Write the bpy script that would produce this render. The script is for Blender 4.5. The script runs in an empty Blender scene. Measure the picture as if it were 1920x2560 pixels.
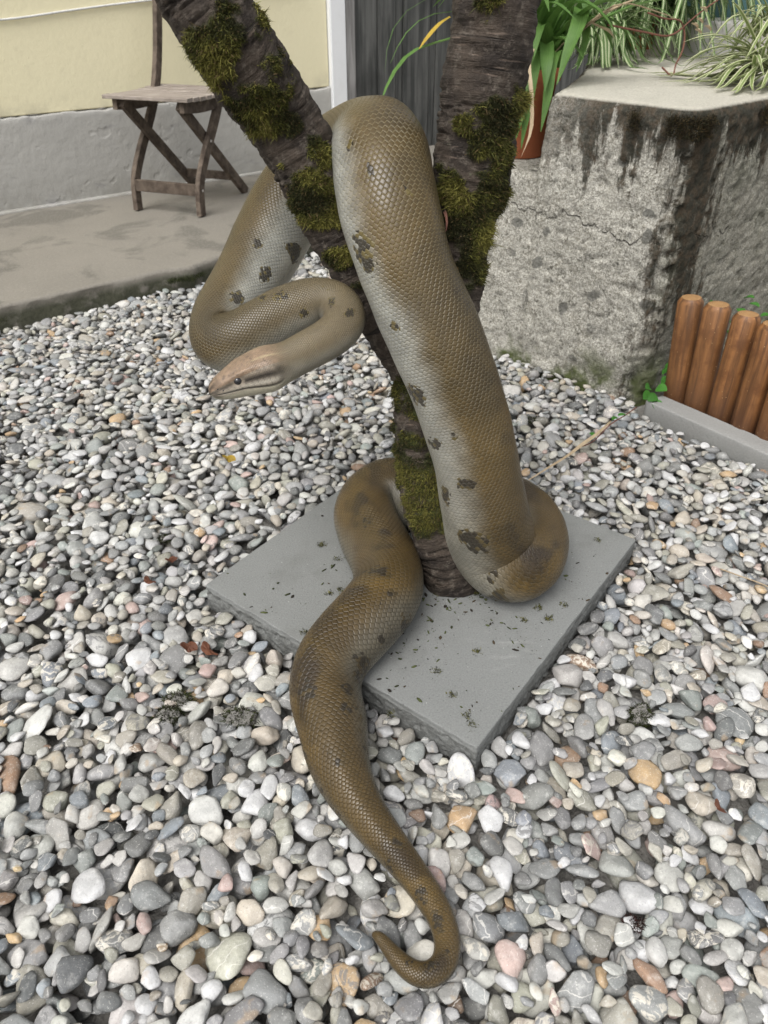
import bpy, math, random
import numpy as np
from mathutils import Vector, Matrix

S = bpy.context.scene
COL = S.collection
RNG = np.random.default_rng(7)
random.seed(7)
PI = math.pi

# ------------------------------------------------------------------ camera
PITCH = math.radians(36.2)
CH = 0.77
cd = bpy.data.cameras.new('camera')
cam = bpy.data.objects.new('camera', cd)
COL.objects.link(cam)
cam.location = (0, 0, CH)
cam.rotation_euler = (PI/2 - PITCH, 0, 0)
cd.sensor_fit = 'HORIZONTAL'
cd.sensor_width = 36
cd.lens = 36*1850/1920
cd.clip_start = 0.02
cd.clip_end = 300
cd.dof.use_dof = True
cd.dof.focus_distance = 1.0
cd.dof.aperture_fstop = 13
S.camera = cam

# ------------------------------------------------------------------ light
SUN_EL, SUN_ROT = math.radians(56), math.radians(212)
world = bpy.data.worlds.new('World')
S.world = world
world.use_nodes = True
wn = world.node_tree
wn.nodes.clear()
sky = wn.nodes.new('ShaderNodeTexSky')
sky.sky_type = 'NISHITA'
sky.sun_disc = False
sky.sun_elevation = SUN_EL
sky.sun_rotation = SUN_ROT
sky.dust_density = 4
sky.air_density = 1
hs = wn.nodes.new('ShaderNodeHueSaturation')
hs.inputs['Saturation'].default_value = 0.13
bg = wn.nodes.new('ShaderNodeBackground')
bg.inputs['Strength'].default_value = 0.12
wo = wn.nodes.new('ShaderNodeOutputWorld')
wn.links.new(sky.outputs[0], hs.inputs['Color'])
wn.links.new(hs.outputs[0], bg.inputs[0])
wn.links.new(bg.outputs[0], wo.inputs[0])
sl = bpy.data.lights.new('sun', 'SUN')
sl.energy = 1.3
sl.angle = math.radians(35)
sl.color = (1, .97, .93)
sun = bpy.data.objects.new('sun', sl)
COL.objects.link(sun)
sd = Vector((math.sin(SUN_ROT)*math.cos(SUN_EL), math.cos(SUN_ROT)*math.cos(SUN_EL), math.sin(SUN_EL)))
sun.rotation_euler = sd.to_track_quat('Z', 'Y').to_euler()
S.view_settings.view_transform = 'Standard'
S.view_settings.look = 'None'
S.view_settings.gamma = 1
S.view_settings.use_curve_mapping = False
S.view_settings.exposure = 0.82

# ------------------------------------------------------------------ helpers: points
_fw = np.array([0, math.cos(PITCH), -math.sin(PITCH)])
_up = np.array([0, math.sin(PITCH), math.cos(PITCH)])
_C = np.array([0, 0, CH])
FPX = 1850.0

def ray(x, y):
    return _fw + np.array([1., 0, 0])*(x-960)/FPX - _up*(y-1280)/FPX

def at(x, y, w):
    return _C + ray(x, y)*w

def atz(x, y, z=0.0):
    d = ray(x, y)
    return _C + d*(z-CH)/d[2]

K = 1920/1659.0

# ------------------------------------------------------------------ helpers: noise
def _hash(i, j, k, seed):
    h = (i*374761393 + j*668265263 + k*2147483647 + seed*974634777) & 0xffffffff
    h = ((h ^ (h >> 13))*1274126177) & 0xffffffff
    h = h ^ (h >> 16)
    return (h & 0xffffff)/float(0xffffff)

def vnoise(P, scale=1.0, seed=0):
    Q = np.asarray(P, float)*scale
    I = np.floor(Q).astype(np.int64)
    F = Q - I
    F = F*F*F*(F*(F*6-15)+10)
    r = 0
    for a in (0, 1):
        wa = F[..., 0] if a else 1-F[..., 0]
        for b in (0, 1):
            wb = F[..., 1] if b else 1-F[..., 1]
            for c in (0, 1):
                wc = F[..., 2] if c else 1-F[..., 2]
                r = r + wa*wb*wc*_hash(I[..., 0]+a, I[..., 1]+b, I[..., 2]+c, seed)
    return r*2-1

def fbm(P, scale, octv=4, seed=0, gain=.5):
    t = 0; a = 1; n = 0
    for o in range(octv):
        t = t + a*vnoise(P, scale*2**o, seed+o*17); n += a; a *= gain
    return t/n

def sstep(a, b, x):
    t = np.clip((x-a)/(b-a), 0, 1)
    return t*t*(3-2*t)

# ------------------------------------------------------------------ helpers: meshes
def link(name, me, mat=None, parent=None):
    o = bpy.data.objects.new(name, me)
    COL.objects.link(o)
    if mat is not None and me is not None and len(me.materials) == 0:
        me.materials.append(mat)
    if parent is not None:
        o.parent = parent
        o.matrix_parent_inverse = Matrix.Identity(4)
    return o

def mesh_np(name, V, F, smooth=True):
    """V (n,3); F (m,k) array, all faces the same size"""
    V = np.ascontiguousarray(V, dtype=np.float32); F = np.ascontiguousarray(F, dtype=np.int32)
    me = bpy.data.meshes.new(name)
    m, k = F.shape
    me.vertices.add(len(V)); me.vertices.foreach_set('co', V.ravel())
    me.loops.add(m*k); me.loops.foreach_set('vertex_index', F.ravel())
    me.polygons.add(m); me.polygons.foreach_set('loop_start', np.arange(0, m*k, k, dtype=np.int32))
    if smooth:
        me.polygons.foreach_set('use_smooth', np.ones(m, dtype=bool))
    me.update(calc_edges=True)
    return me

def attr(me, name, data, typ, dom='POINT'):
    a = me.attributes.new(name, typ, dom)
    key = {'FLOAT': 'value', 'FLOAT_VECTOR': 'vector', 'FLOAT_COLOR': 'color'}[typ]
    a.data.foreach_set(key, np.ascontiguousarray(data, dtype=np.float32).ravel())

def rgba(c):
    c = np.asarray(c, float)
    return np.concatenate([c, np.ones(c.shape[:-1]+(1,))], -1)

def grid_faces(nu, nv, wrap=False):
    """vertices index = i*nv + j, j around"""
    i = np.arange(nu-1)[:, None]
    j = np.arange(nv if wrap else nv-1)[None, :]
    j2 = (j+1) % nv
    a = i*nv+j; b = i*nv+j2; c = (i+1)*nv+j2; d = (i+1)*nv+j
    return np.stack([a+0*j, b+0*i, c+0*i, d+0*j], -1).reshape(-1, 4)

def tag(o, label=None, cat=None, group=None, kind=None):
    if label: o['label'] = label
    if cat: o['category'] = cat
    if group: o['group'] = group
    if kind: o['kind'] = kind
    return o

def empty(name, loc=(0, 0, 0)):
    o = bpy.data.objects.new(name, None)
    o.location = loc
    o.empty_display_size = .05
    COL.objects.link(o)
    return o

def local(o, parent):
    """keep world coordinates of a mesh built in world space below an empty"""
    o.parent = parent
    o.matrix_parent_inverse = Matrix.Translation(-Vector(parent.location))
    return o

def catmull(P, n, closed=False):
    """chordal-ish smooth curve through P (k,d); returns (m,d) dense samples evenly spaced in the first 3 dims"""
    P = np.asarray(P, float)
    k = len(P)
    A = np.vstack([2*P[0]-P[1], P, 2*P[-1]-P[-2]])
    out = []
    for i in range(1, k):
        p0, p1, p2, p3 = A[i-1], A[i], A[i+1], A[i+2]
        t0 = 0
        t1 = t0+max(np.linalg.norm((p1-p0)[:3]), 1e-6)**.5
        t2 = t1+max(np.linalg.norm((p2-p1)[:3]), 1e-6)**.5
        t3 = t2+max(np.linalg.norm((p3-p2)[:3]), 1e-6)**.5
        t = np.linspace(t1, t2, 41)[:-1, None]
        A1 = (t1-t)/(t1-t0)*p0+(t-t0)/(t1-t0)*p1
        A2 = (t2-t)/(t2-t1)*p1+(t-t1)/(t2-t1)*p2
        A3 = (t3-t)/(t3-t2)*p2+(t-t2)/(t3-t2)*p3
        B1 = (t2-t)/(t2-t0)*A1+(t-t0)/(t2-t0)*A2
        B2 = (t3-t)/(t3-t1)*A2+(t-t1)/(t3-t1)*A3
        out.append((t2-t)/(t2-t1)*B1+(t-t1)/(t2-t1)*B2)
    out.append(P[-1:])
    D = np.vstack(out)
    s = np.r_[0, np.cumsum(np.linalg.norm(np.diff(D[:, :3], axis=0), axis=1))]
    if n is None:
        return D, s
    q = np.linspace(0, s[-1], n)
    return np.stack([np.interp(q, s, D[:, c]) for c in range(D.shape[1])], 1), q

def resample(D, s, q):
    return np.stack([np.interp(q, s, D[:, c]) for c in range(D.shape[1])], 1)

def gsmooth(A, sig):
    if sig <= 0: return A
    n = int(sig*3)+1
    k = np.exp(-.5*(np.arange(-n, n+1)/sig)**2); k /= k.sum()
    out = np.empty_like(A)
    for c in range(A.shape[1]):
        pad = np.r_[2*A[0, c]-A[n:0:-1, c], A[:, c], 2*A[-1, c]-A[-2:-n-2:-1, c]]
        out[:, c] = np.convolve(pad, k, 'valid')
    return out

def unit(v):
    return v/np.maximum(np.linalg.norm(v, axis=-1, keepdims=True), 1e-9)

def frames(P, up0=(0, 0, 1)):
    T = unit(np.gradient(P, axis=0))
    n = np.cross(T[0], up0); 
    if np.linalg.norm(n) < 1e-3: n = np.cross(T[0], (1, 0, 0))
    n = n/np.linalg.norm(n)
    Nn = [n]
    for i in range(1, len(P)):
        n = Nn[-1]-T[i]*np.dot(Nn[-1], T[i]); n = n/np.linalg.norm(n); Nn.append(n)
    Nn = np.array(Nn)
    return T, Nn, np.cross(T, Nn)

def tube(name, pts, rad, mat, parent=None, seg=10, n=40, cap=True, noise=0, nscale=30, seed=0):
    pr = np.c_[np.asarray(pts, float), np.broadcast_to(rad, (len(pts),))]
    D, _ = catmull(pr, n)
    P, r = D[:, :3], np.abs(D[:, 3])
    T, A, B = frames(P)
    th = np.linspace(0, 2*PI, seg, endpoint=False)
    V = P[:, None]+r[:, None, None]*(A[:, None]*np.cos(th)[None, :, None]+B[:, None]*np.sin(th)[None, :, None])
    if noise:
        V = V+unit(V-P[:, None])*(noise*fbm(V, nscale, 3, seed))[..., None]
    V = V.reshape(-1, 3); F = grid_faces(n, seg, True)
    if cap:
        V = np.vstack([V, P[0], P[-1]]); m = n*seg
        j = np.arange(seg); j2 = (j+1) % seg
        c1 = np.stack([np.full(seg, m), j2, j, j], 1)
        c2 = np.stack([np.full(seg, m+1), (n-1)*seg+j, (n-1)*seg+j2, (n-1)*seg+j2], 1)
        me = bpy.data.meshes.new(name)
        faces = [tuple(f) for f in F]+[tuple(f[:3]) for f in c1]+[tuple(f[:3]) for f in c2]
        me.from_pydata(V.tolist(), [], [tuple(int(x) for x in f) for f in faces])
        me.polygons.foreach_set('use_smooth', np.ones(len(me.polygons), dtype=bool))
    else:
        me = mesh_np(name, V, F)
    return link(name, me, mat, parent)

def sweep_rect(name, pts, side, w, t, mat, parent=None, n=None, bev=.0015):
    """bar of rectangular section: width w along `side`, thickness t across"""
    P = np.asarray(pts, float)
    if n: P, _ = catmull(P, n)
    T = unit(np.gradient(P, axis=0)); side = np.asarray(side, float)
    Sd = unit(side-T*(T@side)[:, None]); U = np.cross(T, Sd)
    a, b = w/2, t/2; e = bev
    sec = [(-a+e, -b), (a-e, -b), (a, -b+e), (a, b-e), (a-e, b), (-a+e, b), (-a, b-e), (-a, -b+e)]
    V = np.array([[p+s*x+u*y for x, y in sec] for p, s, u in zip(P, Sd, U)]).reshape(-1, 3)
    F = [tuple(int(x) for x in f) for f in grid_faces(len(P), 8, True)]
    F.append(tuple(range(7, -1, -1))); m = (len(P)-1)*8
    F.append(tuple(range(m, m+8)))
    me = bpy.data.meshes.new(name); me.from_pydata(V.tolist(), [], F)
    import bmesh
    bm = bmesh.new(); bm.from_mesh(me); bmesh.ops.recalc_face_normals(bm, faces=bm.faces); bm.to_mesh(me); bm.free()
    return link(name, me, mat, parent)

def loft_block(name, poly, z0, z1, res, rad, disp, mat, parent=None, topsteps=40, corner=3, nz=None, batter=0):
    """upright block over a ground polygon: sides, rounded rim, flat top; disp(V, N)->offset along N"""
    poly = np.asarray(poly, float)
    area = .5*np.sum(poly[:, 0]*np.roll(poly[:, 1], -1)-np.roll(poly[:, 0], -1)*poly[:, 1])
    if area < 0: poly = poly[::-1]
    pts = []
    for i in range(len(poly)):
        a, b = poly[i], poly[(i+1) % len(poly)]
        k = max(2, int(np.linalg.norm(b-a)/res))
        pts.append(a+(b-a)*np.linspace(0, 1, k, endpoint=False)[:, None])
    R = np.vstack(pts)
    for _ in range(corner): R = (np.roll(R, 1, 0)+2*R+np.roll(R, -1, 0))/4
    tg = unit(np.roll(R, -1, 0)-np.roll(R, 1, 0)); nr = np.c_[tg[:, 1], -tg[:, 0]]
    c = poly.mean(0); rings, norms = [], []
    nz = nz or max(2, int((z1-z0)/res))
    for z in np.linspace(z0, z1-rad, nz):
        rings.append(np.c_[R+nr*batter*(z1-z), np.full(len(R), z)]); norms.append(np.c_[nr, np.zeros(len(R))])
    for a in np.linspace(0, PI/2, 6)[1:]:
        rings.append(np.c_[R-nr*rad*(1-math.cos(a)), np.full(len(R), z1-rad+rad*math.sin(a))])
        norms.append(np.c_[nr*math.cos(a), np.full(len(R), math.sin(a))])
    base = R-nr*rad
    for t in np.linspace(0, 1, topsteps+1)[1:]:
        t = min(t, .999)
        rings.append(np.c_[base+(c-base)*t, np.full(len(R), z1)]); norms.append(np.tile([0, 0, 1.], (len(R), 1)))
    V = np.array(rings).reshape(-1, 3); Nn = np.array(norms).reshape(-1, 3)
    V = V+Nn*disp(V, Nn)[:, None]
    me = mesh_np(name, V, grid_faces(len(rings), len(R), True))
    return link(name, me, mat, parent)

# ------------------------------------------------------------------ helpers: materials
class NT:
    def __init__(s, name, rough=.6, spec=.4):
        s.m = bpy.data.materials.new(name); s.m.use_nodes = True
        s.t = s.m.node_tree; s.t.nodes.clear()
        s.out = s.t.nodes.new('ShaderNodeOutputMaterial')
        s.b = s.t.nodes.new('ShaderNodeBsdfPrincipled')
        s.t.links.new(s.b.outputs[0], s.out.inputs[0])
        s.b.inputs['Roughness'].default_value = rough
        s.b.inputs['Specular IOR Level'].default_value = spec
    def n(s, typ, props=None, **ins):
        nd = s.t.nodes.new('ShaderNode'+typ)
        for k, v in (props or {}).items(): setattr(nd, k, v)
        for k, v in ins.items(): s.put(nd, k, v)
        return nd
    def put(s, nd, k, v):
        k = int(k[1:]) if isinstance(k, str) and k[0] == 'i' and k[1:].isdigit() else k
        inp = nd.inputs[k]
        if hasattr(v, 'bl_idname') and not hasattr(v, 'is_output'): v = v.outputs[0]
        if hasattr(v, 'is_output'): s.t.links.new(v, inp)
        else:
            if isinstance(v, tuple) and len(v) == 3 and inp.type == 'RGBA': v = v+(1,)
            inp.default_value = v
    def attr(s, name, out='Color'):
        return s.n('Attribute', {'attribute_name': name}).outputs[out]
    def math(s, op, a, b=0.0, clamp=False):
        return s.n('Math', {'operation': op, 'use_clamp': clamp}, i0=a, i1=b).outputs[0]
    def mix(s, f, a, b, mode='MIX'):
        nd = s.n('Mix', {'data_type': 'RGBA', 'blend_type': mode, 'clamp_factor': True})
        s.put(nd, 'i0', f); s.put(nd, 'i6', a); s.put(nd, 'i7', b)
        return nd.outputs[2]
    def ramp(s, f, lo, hi, a=0.0, b=1.0):
        nd = s.n('MapRange', {'interpolation_type': 'SMOOTHSTEP'}, i0=f, i1=lo, i2=hi, i3=a, i4=b)
        return nd.outputs[0]
    def noise(s, vec, scale, detail=4, rough=.55, dist=0.0, out=0):
        nd = s.n('TexNoise', None, Scale=scale, Detail=detail, Roughness=rough, Distortion=dist)
        if vec is not None: s.put(nd, 'Vector', vec)
        return nd.outputs[out]
    def voro(s, vec, scale, feat='F1', out=0):
        nd = s.n('TexVoronoi', {'feature': feat}, Scale=scale)
        if vec is not None: s.put(nd, 'Vector', vec)
        return nd.outputs[out]
    def pos(s):
        return s.n('NewGeometry').outputs['Position']
    def vscale(s, v, sc):
        return s.n('Mapping', None, Vector=v, Scale=sc).outputs[0]
    def bump(s, h, dist, strength=1.0, prev=None):
        nd = s.n('Bump', None, Height=h, Distance=dist, Strength=strength)
        if prev is not None: s.put(nd, 'Normal', prev)
        return nd.outputs[0]
    def fin(s, col=None, rough=None, nrm=None):
        if col is not None: s.put(s.b, 'Base Color', col)
        if rough is not None: s.put(s.b, 'Roughness', rough)
        if nrm is not None: s.put(s.b, 'Normal', nrm)
        return s.m

def obj_vec(M):
    return M.n('TexCoord').outputs['Object']

def mat_plaster():
    M = NT('yellow_plaster', .85, .25); p = M.pos()
    c = M.mix(M.noise(p, 3, 5), (.74, .68, .46), (.80, .74, .52))
    c = M.mix(M.ramp(M.noise(p, 22, 3), .55, .8, 0, .35), c, (.66, .60, .42))
    zz = M.n('SeparateXYZ', None, i0=p).outputs[2]
    c = M.mix(M.math('MULTIPLY', M.ramp(zz, .42, .34, 0, 1), M.ramp(M.noise(p, 12, 4), .4, .7, 0, .5)), c, (.40, .37, .27))
    h = M.math('ADD', M.noise(p, 55, 4), M.math('MULTIPLY', M.ramp(M.voro(p, 34), .0, .09, 1, 0), .8))
    return M.fin(c, None, M.bump(h, .003, .35))

def mat_plinth():
    M = NT('grey_render', .85, .25); p = M.pos()
    c = M.mix(M.noise(p, 4, 6), (.36, .352, .33), (.46, .45, .42))
    zz = M.n('SeparateXYZ', None, i0=p).outputs[2]
    c = M.mix(M.math('MULTIPLY', M.ramp(zz, .17, .03, 0, 1), M.ramp(M.noise(p, 10, 5, .7), .35, .65, .1, .6)), c, (.25, .24, .21))
    c = M.mix(M.ramp(M.noise(M.vscale(p, (1, 1, 3)), 9, 4), .58, .75, 0, .5), c, (.24, .235, .235))
    h = M.math('ADD', M.noise(p, 30, 5), M.math('MULTIPLY', M.ramp(M.noise(p, 14, 2), .62, .7), -.5))
    return M.fin(c, None, M.bump(h, .006, .55))

def mat_whitepaint():
    M = NT('white_paint', .6, .3); p = M.pos()
    c = M.mix(M.ramp(M.noise(p, 14, 5), .5, .8, 0, .4), (.78, .79, .80), (.60, .60, .58))
    return M.fin(c, None, M.bump(M.noise(p, 90, 3), .001, .5))

def mat_weathered(name, dark, light, sc=(1, 1, .06), scale=45, seam=True):
    M = NT(name, .78, .3)
    v = M.vscale(obj_vec(M), sc)
    g = M.noise(v, scale, 6, .65, .4)
    c = M.mix(M.ramp(g, .3, .72), dark, light)
    big = M.noise(obj_vec(M), 5, 3)
    c = M.mix(M.ramp(big, .45, .75, 0, .55), c, tuple(x*.55 for x in dark))
    rnd = M.n('ObjectInfo').outputs['Random']
    c = M.mix(M.math('MULTIPLY', rnd, .3), c, dark)
    return M.fin(c, None, M.bump(g, .002, .8))

def mat_patio():
    M = NT('patio_concrete', .85, .3); p = M.pos()
    c = M.mix(M.noise(p, 2.5, 6, .6), (.14, .13, .112), (.26, .24, .205))
    c = M.mix(M.ramp(M.noise(p, 4.5, 5, .6, .6), .5, .62, 0, .55), c, (.085, .082, .07))
    c = M.mix(M.ramp(M.noise(p, 160, 2), .45, .75, 0, .45), c, (.25, .23, .20))
    z = M.n('SeparateXYZ', None, i0=p).outputs[2]
    edge = M.math('SUBTRACT', 1.0, M.ramp(z, -.006, .024))
    mo = M.math('MULTIPLY', edge, M.ramp(M.noise(p, 18, 4), .32, .5), True)
    c = M.mix(mo, c, M.mix(M.noise(p, 90, 3), (.03, .032, .020), (.10, .10, .07)))
    return M.fin(c, None, M.bump(M.noise(p, 120, 5), .003, .6))

def mat_block():
    M = NT('rough_concrete', .9, .2); p = M.pos()
    sep = M.n('SeparateXYZ', None, i0=p); x, y, z = sep.outputs[0], sep.outputs[1], sep.outputs[2]
    # coordinate along the front faces: 0 at the corner, + to the right face
    al = M.math('ADD', M.math('MULTIPLY', M.math('SUBTRACT', x, .58), .77), M.math('MULTIPLY', M.math('SUBTRACT', y, 1.53), .0))
    v = p
    c = M.mix(M.noise(v, 5, 6, .6), (.19, .183, .16), (.42, .405, .36))
    c = M.mix(M.ramp(M.noise(v, 19, 5, .7), .48, .66, 0, .55), c, (.17, .155, .12))
    c = M.mix(M.ramp(M.noise(v, 34, 5, .75, .6), .54, .60, 0, .75), c, (.09, .085, .068))
    c = M.mix(M.ramp(M.noise(v, 150, 4, .75), .40, .62, 0, .85), c, (.56, .545, .50))
    c = M.mix(M.ramp(M.noise(v, 75, 4, .7), .57, .66, 0, .62), c, (.11, .105, .09))
    fg = M.noise(v, 330, 3, .65)
    c = M.mix(M.ramp(fg, .36, .64), M.mix(1.0, c, (.74, .73, .71), 'MULTIPLY'), M.mix(1.0, c, (1.28, 1.28, 1.26), 'MULTIPLY'))
    # round grey lichen spots
    vd = M.n('VectorMath', {'operation': 'ADD'}, i0=v, i1=M.n('VectorMath', {'operation': 'SCALE'}, i0=M.noise(v, 28, 3, out=1), Scale=.035).outputs[0]).outputs[0]
    sp = M.ramp(M.voro(vd, 17), .20, .27, 1, 0)
    sp = M.math('MULTIPLY', sp, M.ramp(M.noise(v, 4, 2), .46, .58))
    c = M.mix(M.math('MULTIPLY', sp, .75), c, (.10, .10, .09))
    # right face greener, with its shade painted in darker; dirt streaks near the corner
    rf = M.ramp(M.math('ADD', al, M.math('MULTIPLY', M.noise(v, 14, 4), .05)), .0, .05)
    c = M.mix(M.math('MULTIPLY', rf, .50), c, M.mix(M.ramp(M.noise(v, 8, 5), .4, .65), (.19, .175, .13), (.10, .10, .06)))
    strk = M.noise(M.vscale(v, (22, 22, 3.2)), 1, 5, .7)
    near = M.math('SUBTRACT', 1.0, M.ramp(M.math('ABSOLUTE', M.math('SUBTRACT', al, .035)), .0, .11))
    nearz = M.ramp(z, -.05, .5, .30, 1.15)
    stain = M.ramp(M.math('ADD', strk, M.math('MULTIPLY', M.math('MULTIPLY', near, nearz), .30)), .60, .74)
    rim = M.ramp(M.math('ADD', M.math('MULTIPLY', z, 3.0), M.math('MULTIPLY', strk, 1.9)), 2.22, 2.40)
    rimx = M.ramp(M.math('ABSOLUTE', M.math('SUBTRACT', al, .03)), .13, .28, 1, 0)
    rim = M.math('MULTIPLY', M.math('MULTIPLY', rim, rimx), M.ramp(z, .556, .563, 1, 0))
    st = M.math('MAXIMUM', M.math('MULTIPLY', stain, M.ramp(z, .553, .562, 1, 0)), rim)
    c = M.mix(M.math('MULTIPLY', st, .9), c, M.mix(M.ramp(M.noise(v, 60, 3), .4, .65), (.018, .017, .010), (.055, .038, .022)))
    # paler top
    top = M.ramp(z, .556, .562)
    tc = M.mix(M.noise(v, 160, 4, .7), (.36, .34, .28), (.68, .65, .56))
    tc = M.mix(M.ramp(M.noise(v, 7, 4), .5, .7, 0, .35), tc, (.30, .285, .24))
    c = M.mix(top, c, tc)
    # damp foot with moss
    ft = M.math('MULTIPLY', M.ramp(z, .10, -.03), M.ramp(M.noise(v, 9, 4), .45, .62))
    c = M.mix(ft, c, (.08, .095, .035))
    crk = M.math('ABSOLUTE', M.math('SUBTRACT', M.math('ADD', z, M.math('MULTIPLY', M.noise(M.vscale(v, (1, 1, 0)), 9, 4, .6), .16)), .40))
    crk = M.math('MULTIPLY', M.ramp(crk, .0006, .0030, 1, 0), M.ramp(M.noise(v, 15, 3), .42, .56))
    c = M.mix(M.math('MULTIPLY', crk, .6), c, (.07, .066, .055))
    h = M.math('ADD', M.noise(v, 190, 5, .7), M.math('MULTIPLY', M.noise(v, 60, 3), .8))
    h = M.math('SUBTRACT', h, crk)
    return M.fin(c, None, M.bump(h, .006, 1.0))

def mat_slab():
    M = NT('paver_concrete', .82, .3); p = M.pos()
    sep = M.n('SeparateXYZ', None, i0=p); z = sep.outputs[2]
    c = M.mix(M.noise(p, 6, 4), (.145, .150, .145), (.18, .186, .18))
    c = M.mix(M.ramp(M.noise(p, 420, 3, .7), .3, .7, 0, 1), c, (.205, .21, .203))
    c = M.mix(M.ramp(M.noise(p, 330, 2, .6), .60, .72, 0, .6), c, (.09, .092, .088))
    c = M.mix(M.ramp(M.noise(p, 240, 2), .70, .76, 0, .7), c, (.42, .42, .40))
    # pale scuff near the front
    vv = M.vscale(p, (14, 60, 1))
    scf = M.math('MULTIPLY', M.ramp(M.noise(vv, 1, 5, .7), .52, .75), M.ramp(M.n('VectorMath', {'operation': 'DISTANCE'}, i0=p, i1=(.165, .725, 0)).outputs['Value'], .02, .085, .28, 0))
    c = M.mix(scf, c, (.42, .42, .40))
    c = M.mix(M.ramp(M.noise(p, 11, 5, .65), .50, .72, 0, .35), c, (.10, .10, .092))
    side = M.ramp(z, -.012, -.006, 1, 0)
    c = M.mix(M.math('MULTIPLY', side, M.ramp(M.noise(p, 150, 4, .7), .35, .65, .1, .8)), c, (.11, .112, .105))
    h = M.math('ADD', M.noise(p, 400, 4, .7), M.math('MULTIPLY', M.math('MULTIPLY', side, M.noise(p, 160, 4, .7)), 6.0))
    return M.fin(c, None, M.bump(h, .0012, .7))

def mat_kerb():
    M = NT('kerb_concrete', .85, .25); p = M.pos()
    c = M.mix(M.noise(p, 9, 5), (.23, .232, .228), (.31, .31, .30))
    c = M.mix(M.ramp(M.noise(p, 260, 3, .7), .35, .7, 0, .6), c, (.34, .34, .33))
    z = M.n('SeparateXYZ', None, i0=p).outputs[2]
    c = M.mix(M.math('MULTIPLY', M.ramp(z, .035, -.04), .5), c, (.12, .12, .11))
    return M.fin(c, None, M.bump(M.noise(p, 200, 5), .002, .6))

def mat_pebble():
    M = NT('pebble_stone', .62, .35)
    tc = M.attr('tc', 'Vector'); col = M.attr('col'); kd = M.attr('kind', 'Fac')
    c = M.mix(M.ramp(M.noise(tc, 60, 4, .6), .3, .7, 0, .30), col, (.10, .10, .10), 'MIX')
    c = M.mix(M.ramp(M.noise(tc, 95, 3, .6), .5, .8, 0, .5), c, M.mix(.5, col, (.85, .84, .80)))
    # fine freckles
    c = M.mix(M.ramp(M.noise(tc, 480, 2, .7), .58, .72, 0, .35), c, (.09, .085, .08))
    c = M.mix(M.ramp(M.noise(tc, 520, 2, .7), .60, .72, 0, .5), c, (.68, .67, .63))
    # pale quartz veins on some
    w = M.n('TexWave', {'wave_type': 'BANDS', 'bands_direction': 'DIAGONAL'}, Vector=tc, Scale=26.0, Distortion=9.0, Detail=3.0)
    w.inputs['Detail Scale'].default_value = 1.4
    vein = M.math('MULTIPLY', M.ramp(w.outputs['Fac'], .975, 1.0), M.ramp(kd, .72, .75))
    vein = M.math('MULTIPLY', vein, M.ramp(kd, .92, .93, 1, 0))
    c = M.mix(M.math('MULTIPLY', vein, .6), c, (.66, .64, .60))
    # banded or blotchy stones
    bl = M.math('MULTIPLY', M.ramp(M.noise(tc, 75, 4, .7, 1.2), .50, .58), M.ramp(kd, .86, .87))
    c = M.mix(M.math('MULTIPLY', bl, .75), c, M.mix(M.ramp(kd, .95, .96), (.62, .58, .50), (.14, .14, .14)))
    # rusty stain
    ru = M.math('MULTIPLY', M.ramp(M.noise(tc, 45, 3), .60, .72), M.ramp(kd, .40, .46, 1, 0))
    c = M.mix(M.math('MULTIPLY', ru, .35), c, (.34, .22, .10))
    h = M.math('ADD', M.noise(tc, 260, 5, .65), M.math('MULTIPLY', M.noise(tc, 90, 4, .6), 1.6))
    r = M.ramp(M.noise(tc, 40, 2), .3, .7, .5, .78)
    return M.fin(c, r, M.bump(h, .0011, .75))

def mat_soil():
    M = NT('gravel_bed', .95, .1); p = M.pos()
    c = M.mix(M.noise(p, 90, 5), (.12, .115, .105), (.28, .27, .25))
    return M.fin(c, None, M.bump(M.noise(p, 150, 5), .006, 1))

def mat_bark():
    M = NT('cherry_bark', .8, .35)
    uv = M.attr('buv', 'Vector'); mo = M.attr('moss', 'Fac'); p = M.pos()
    g = M.noise(M.vscale(uv, (14, 75, 1)), 1, 5, .65, .5)
    c = M.mix(M.ramp(M.noise(p, 26, 5, .6), .3, .7), (.018, .013, .010), (.060, .045, .033))
    c = M.mix(M.ramp(M.noise(p, 90, 4, .7), .50, .68, 0, .7), c, (.125, .105, .085))
    len_ = M.ramp(M.noise(M.vscale(uv, (26, 190, 1)), 1, 2, .5), .63, .72)
    c = M.mix(M.math('MULTIPLY', len_, .6), c, (.16, .12, .095))
    crk = M.ramp(M.noise(M.vscale(uv, (11, 120, 1)), 1, 3, .6, .8), .30, .38, 1, 0)
    c = M.mix(M.math('MULTIPLY', crk, .8), c, (.010, .007, .006))
    lich = M.math('MULTIPLY', M.ramp(M.noise(p, 60, 4, .7), .62, .72), M.ramp(M.noise(p, 9, 2), .45, .6))
    c = M.mix(M.math('MULTIPLY', lich, .5), c, (.16, .17, .11))
    c = M.mix(M.math('MULTIPLY', mo, M.ramp(M.noise(p, 70, 3), .3, .6)), c, (.035, .042, .008))
    h = M.math('ADD', M.math('MULTIPLY', g, 1.0), M.math('MULTIPLY', M.noise(p, 230, 4, .7), .5))
    h = M.math('SUBTRACT', h, M.math('MULTIPLY', crk, .8))
    return M.fin(c, None, M.bump(h, .008, 1.0))

def mat_vcol(name, rough=.8, spec=.2, bs=0, bd=.001, trans=0.0):
    M = NT(name, rough, spec)
    if trans:
        M.b.inputs['Subsurface Weight'].default_value = 0
        M.b.inputs['Transmission Weight'].default_value = 0
    n = M.bump(M.noise(M.pos(), bs, 4), bd, .7) if bs else None
    return M.fin(M.attr('col'), None, n)

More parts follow.
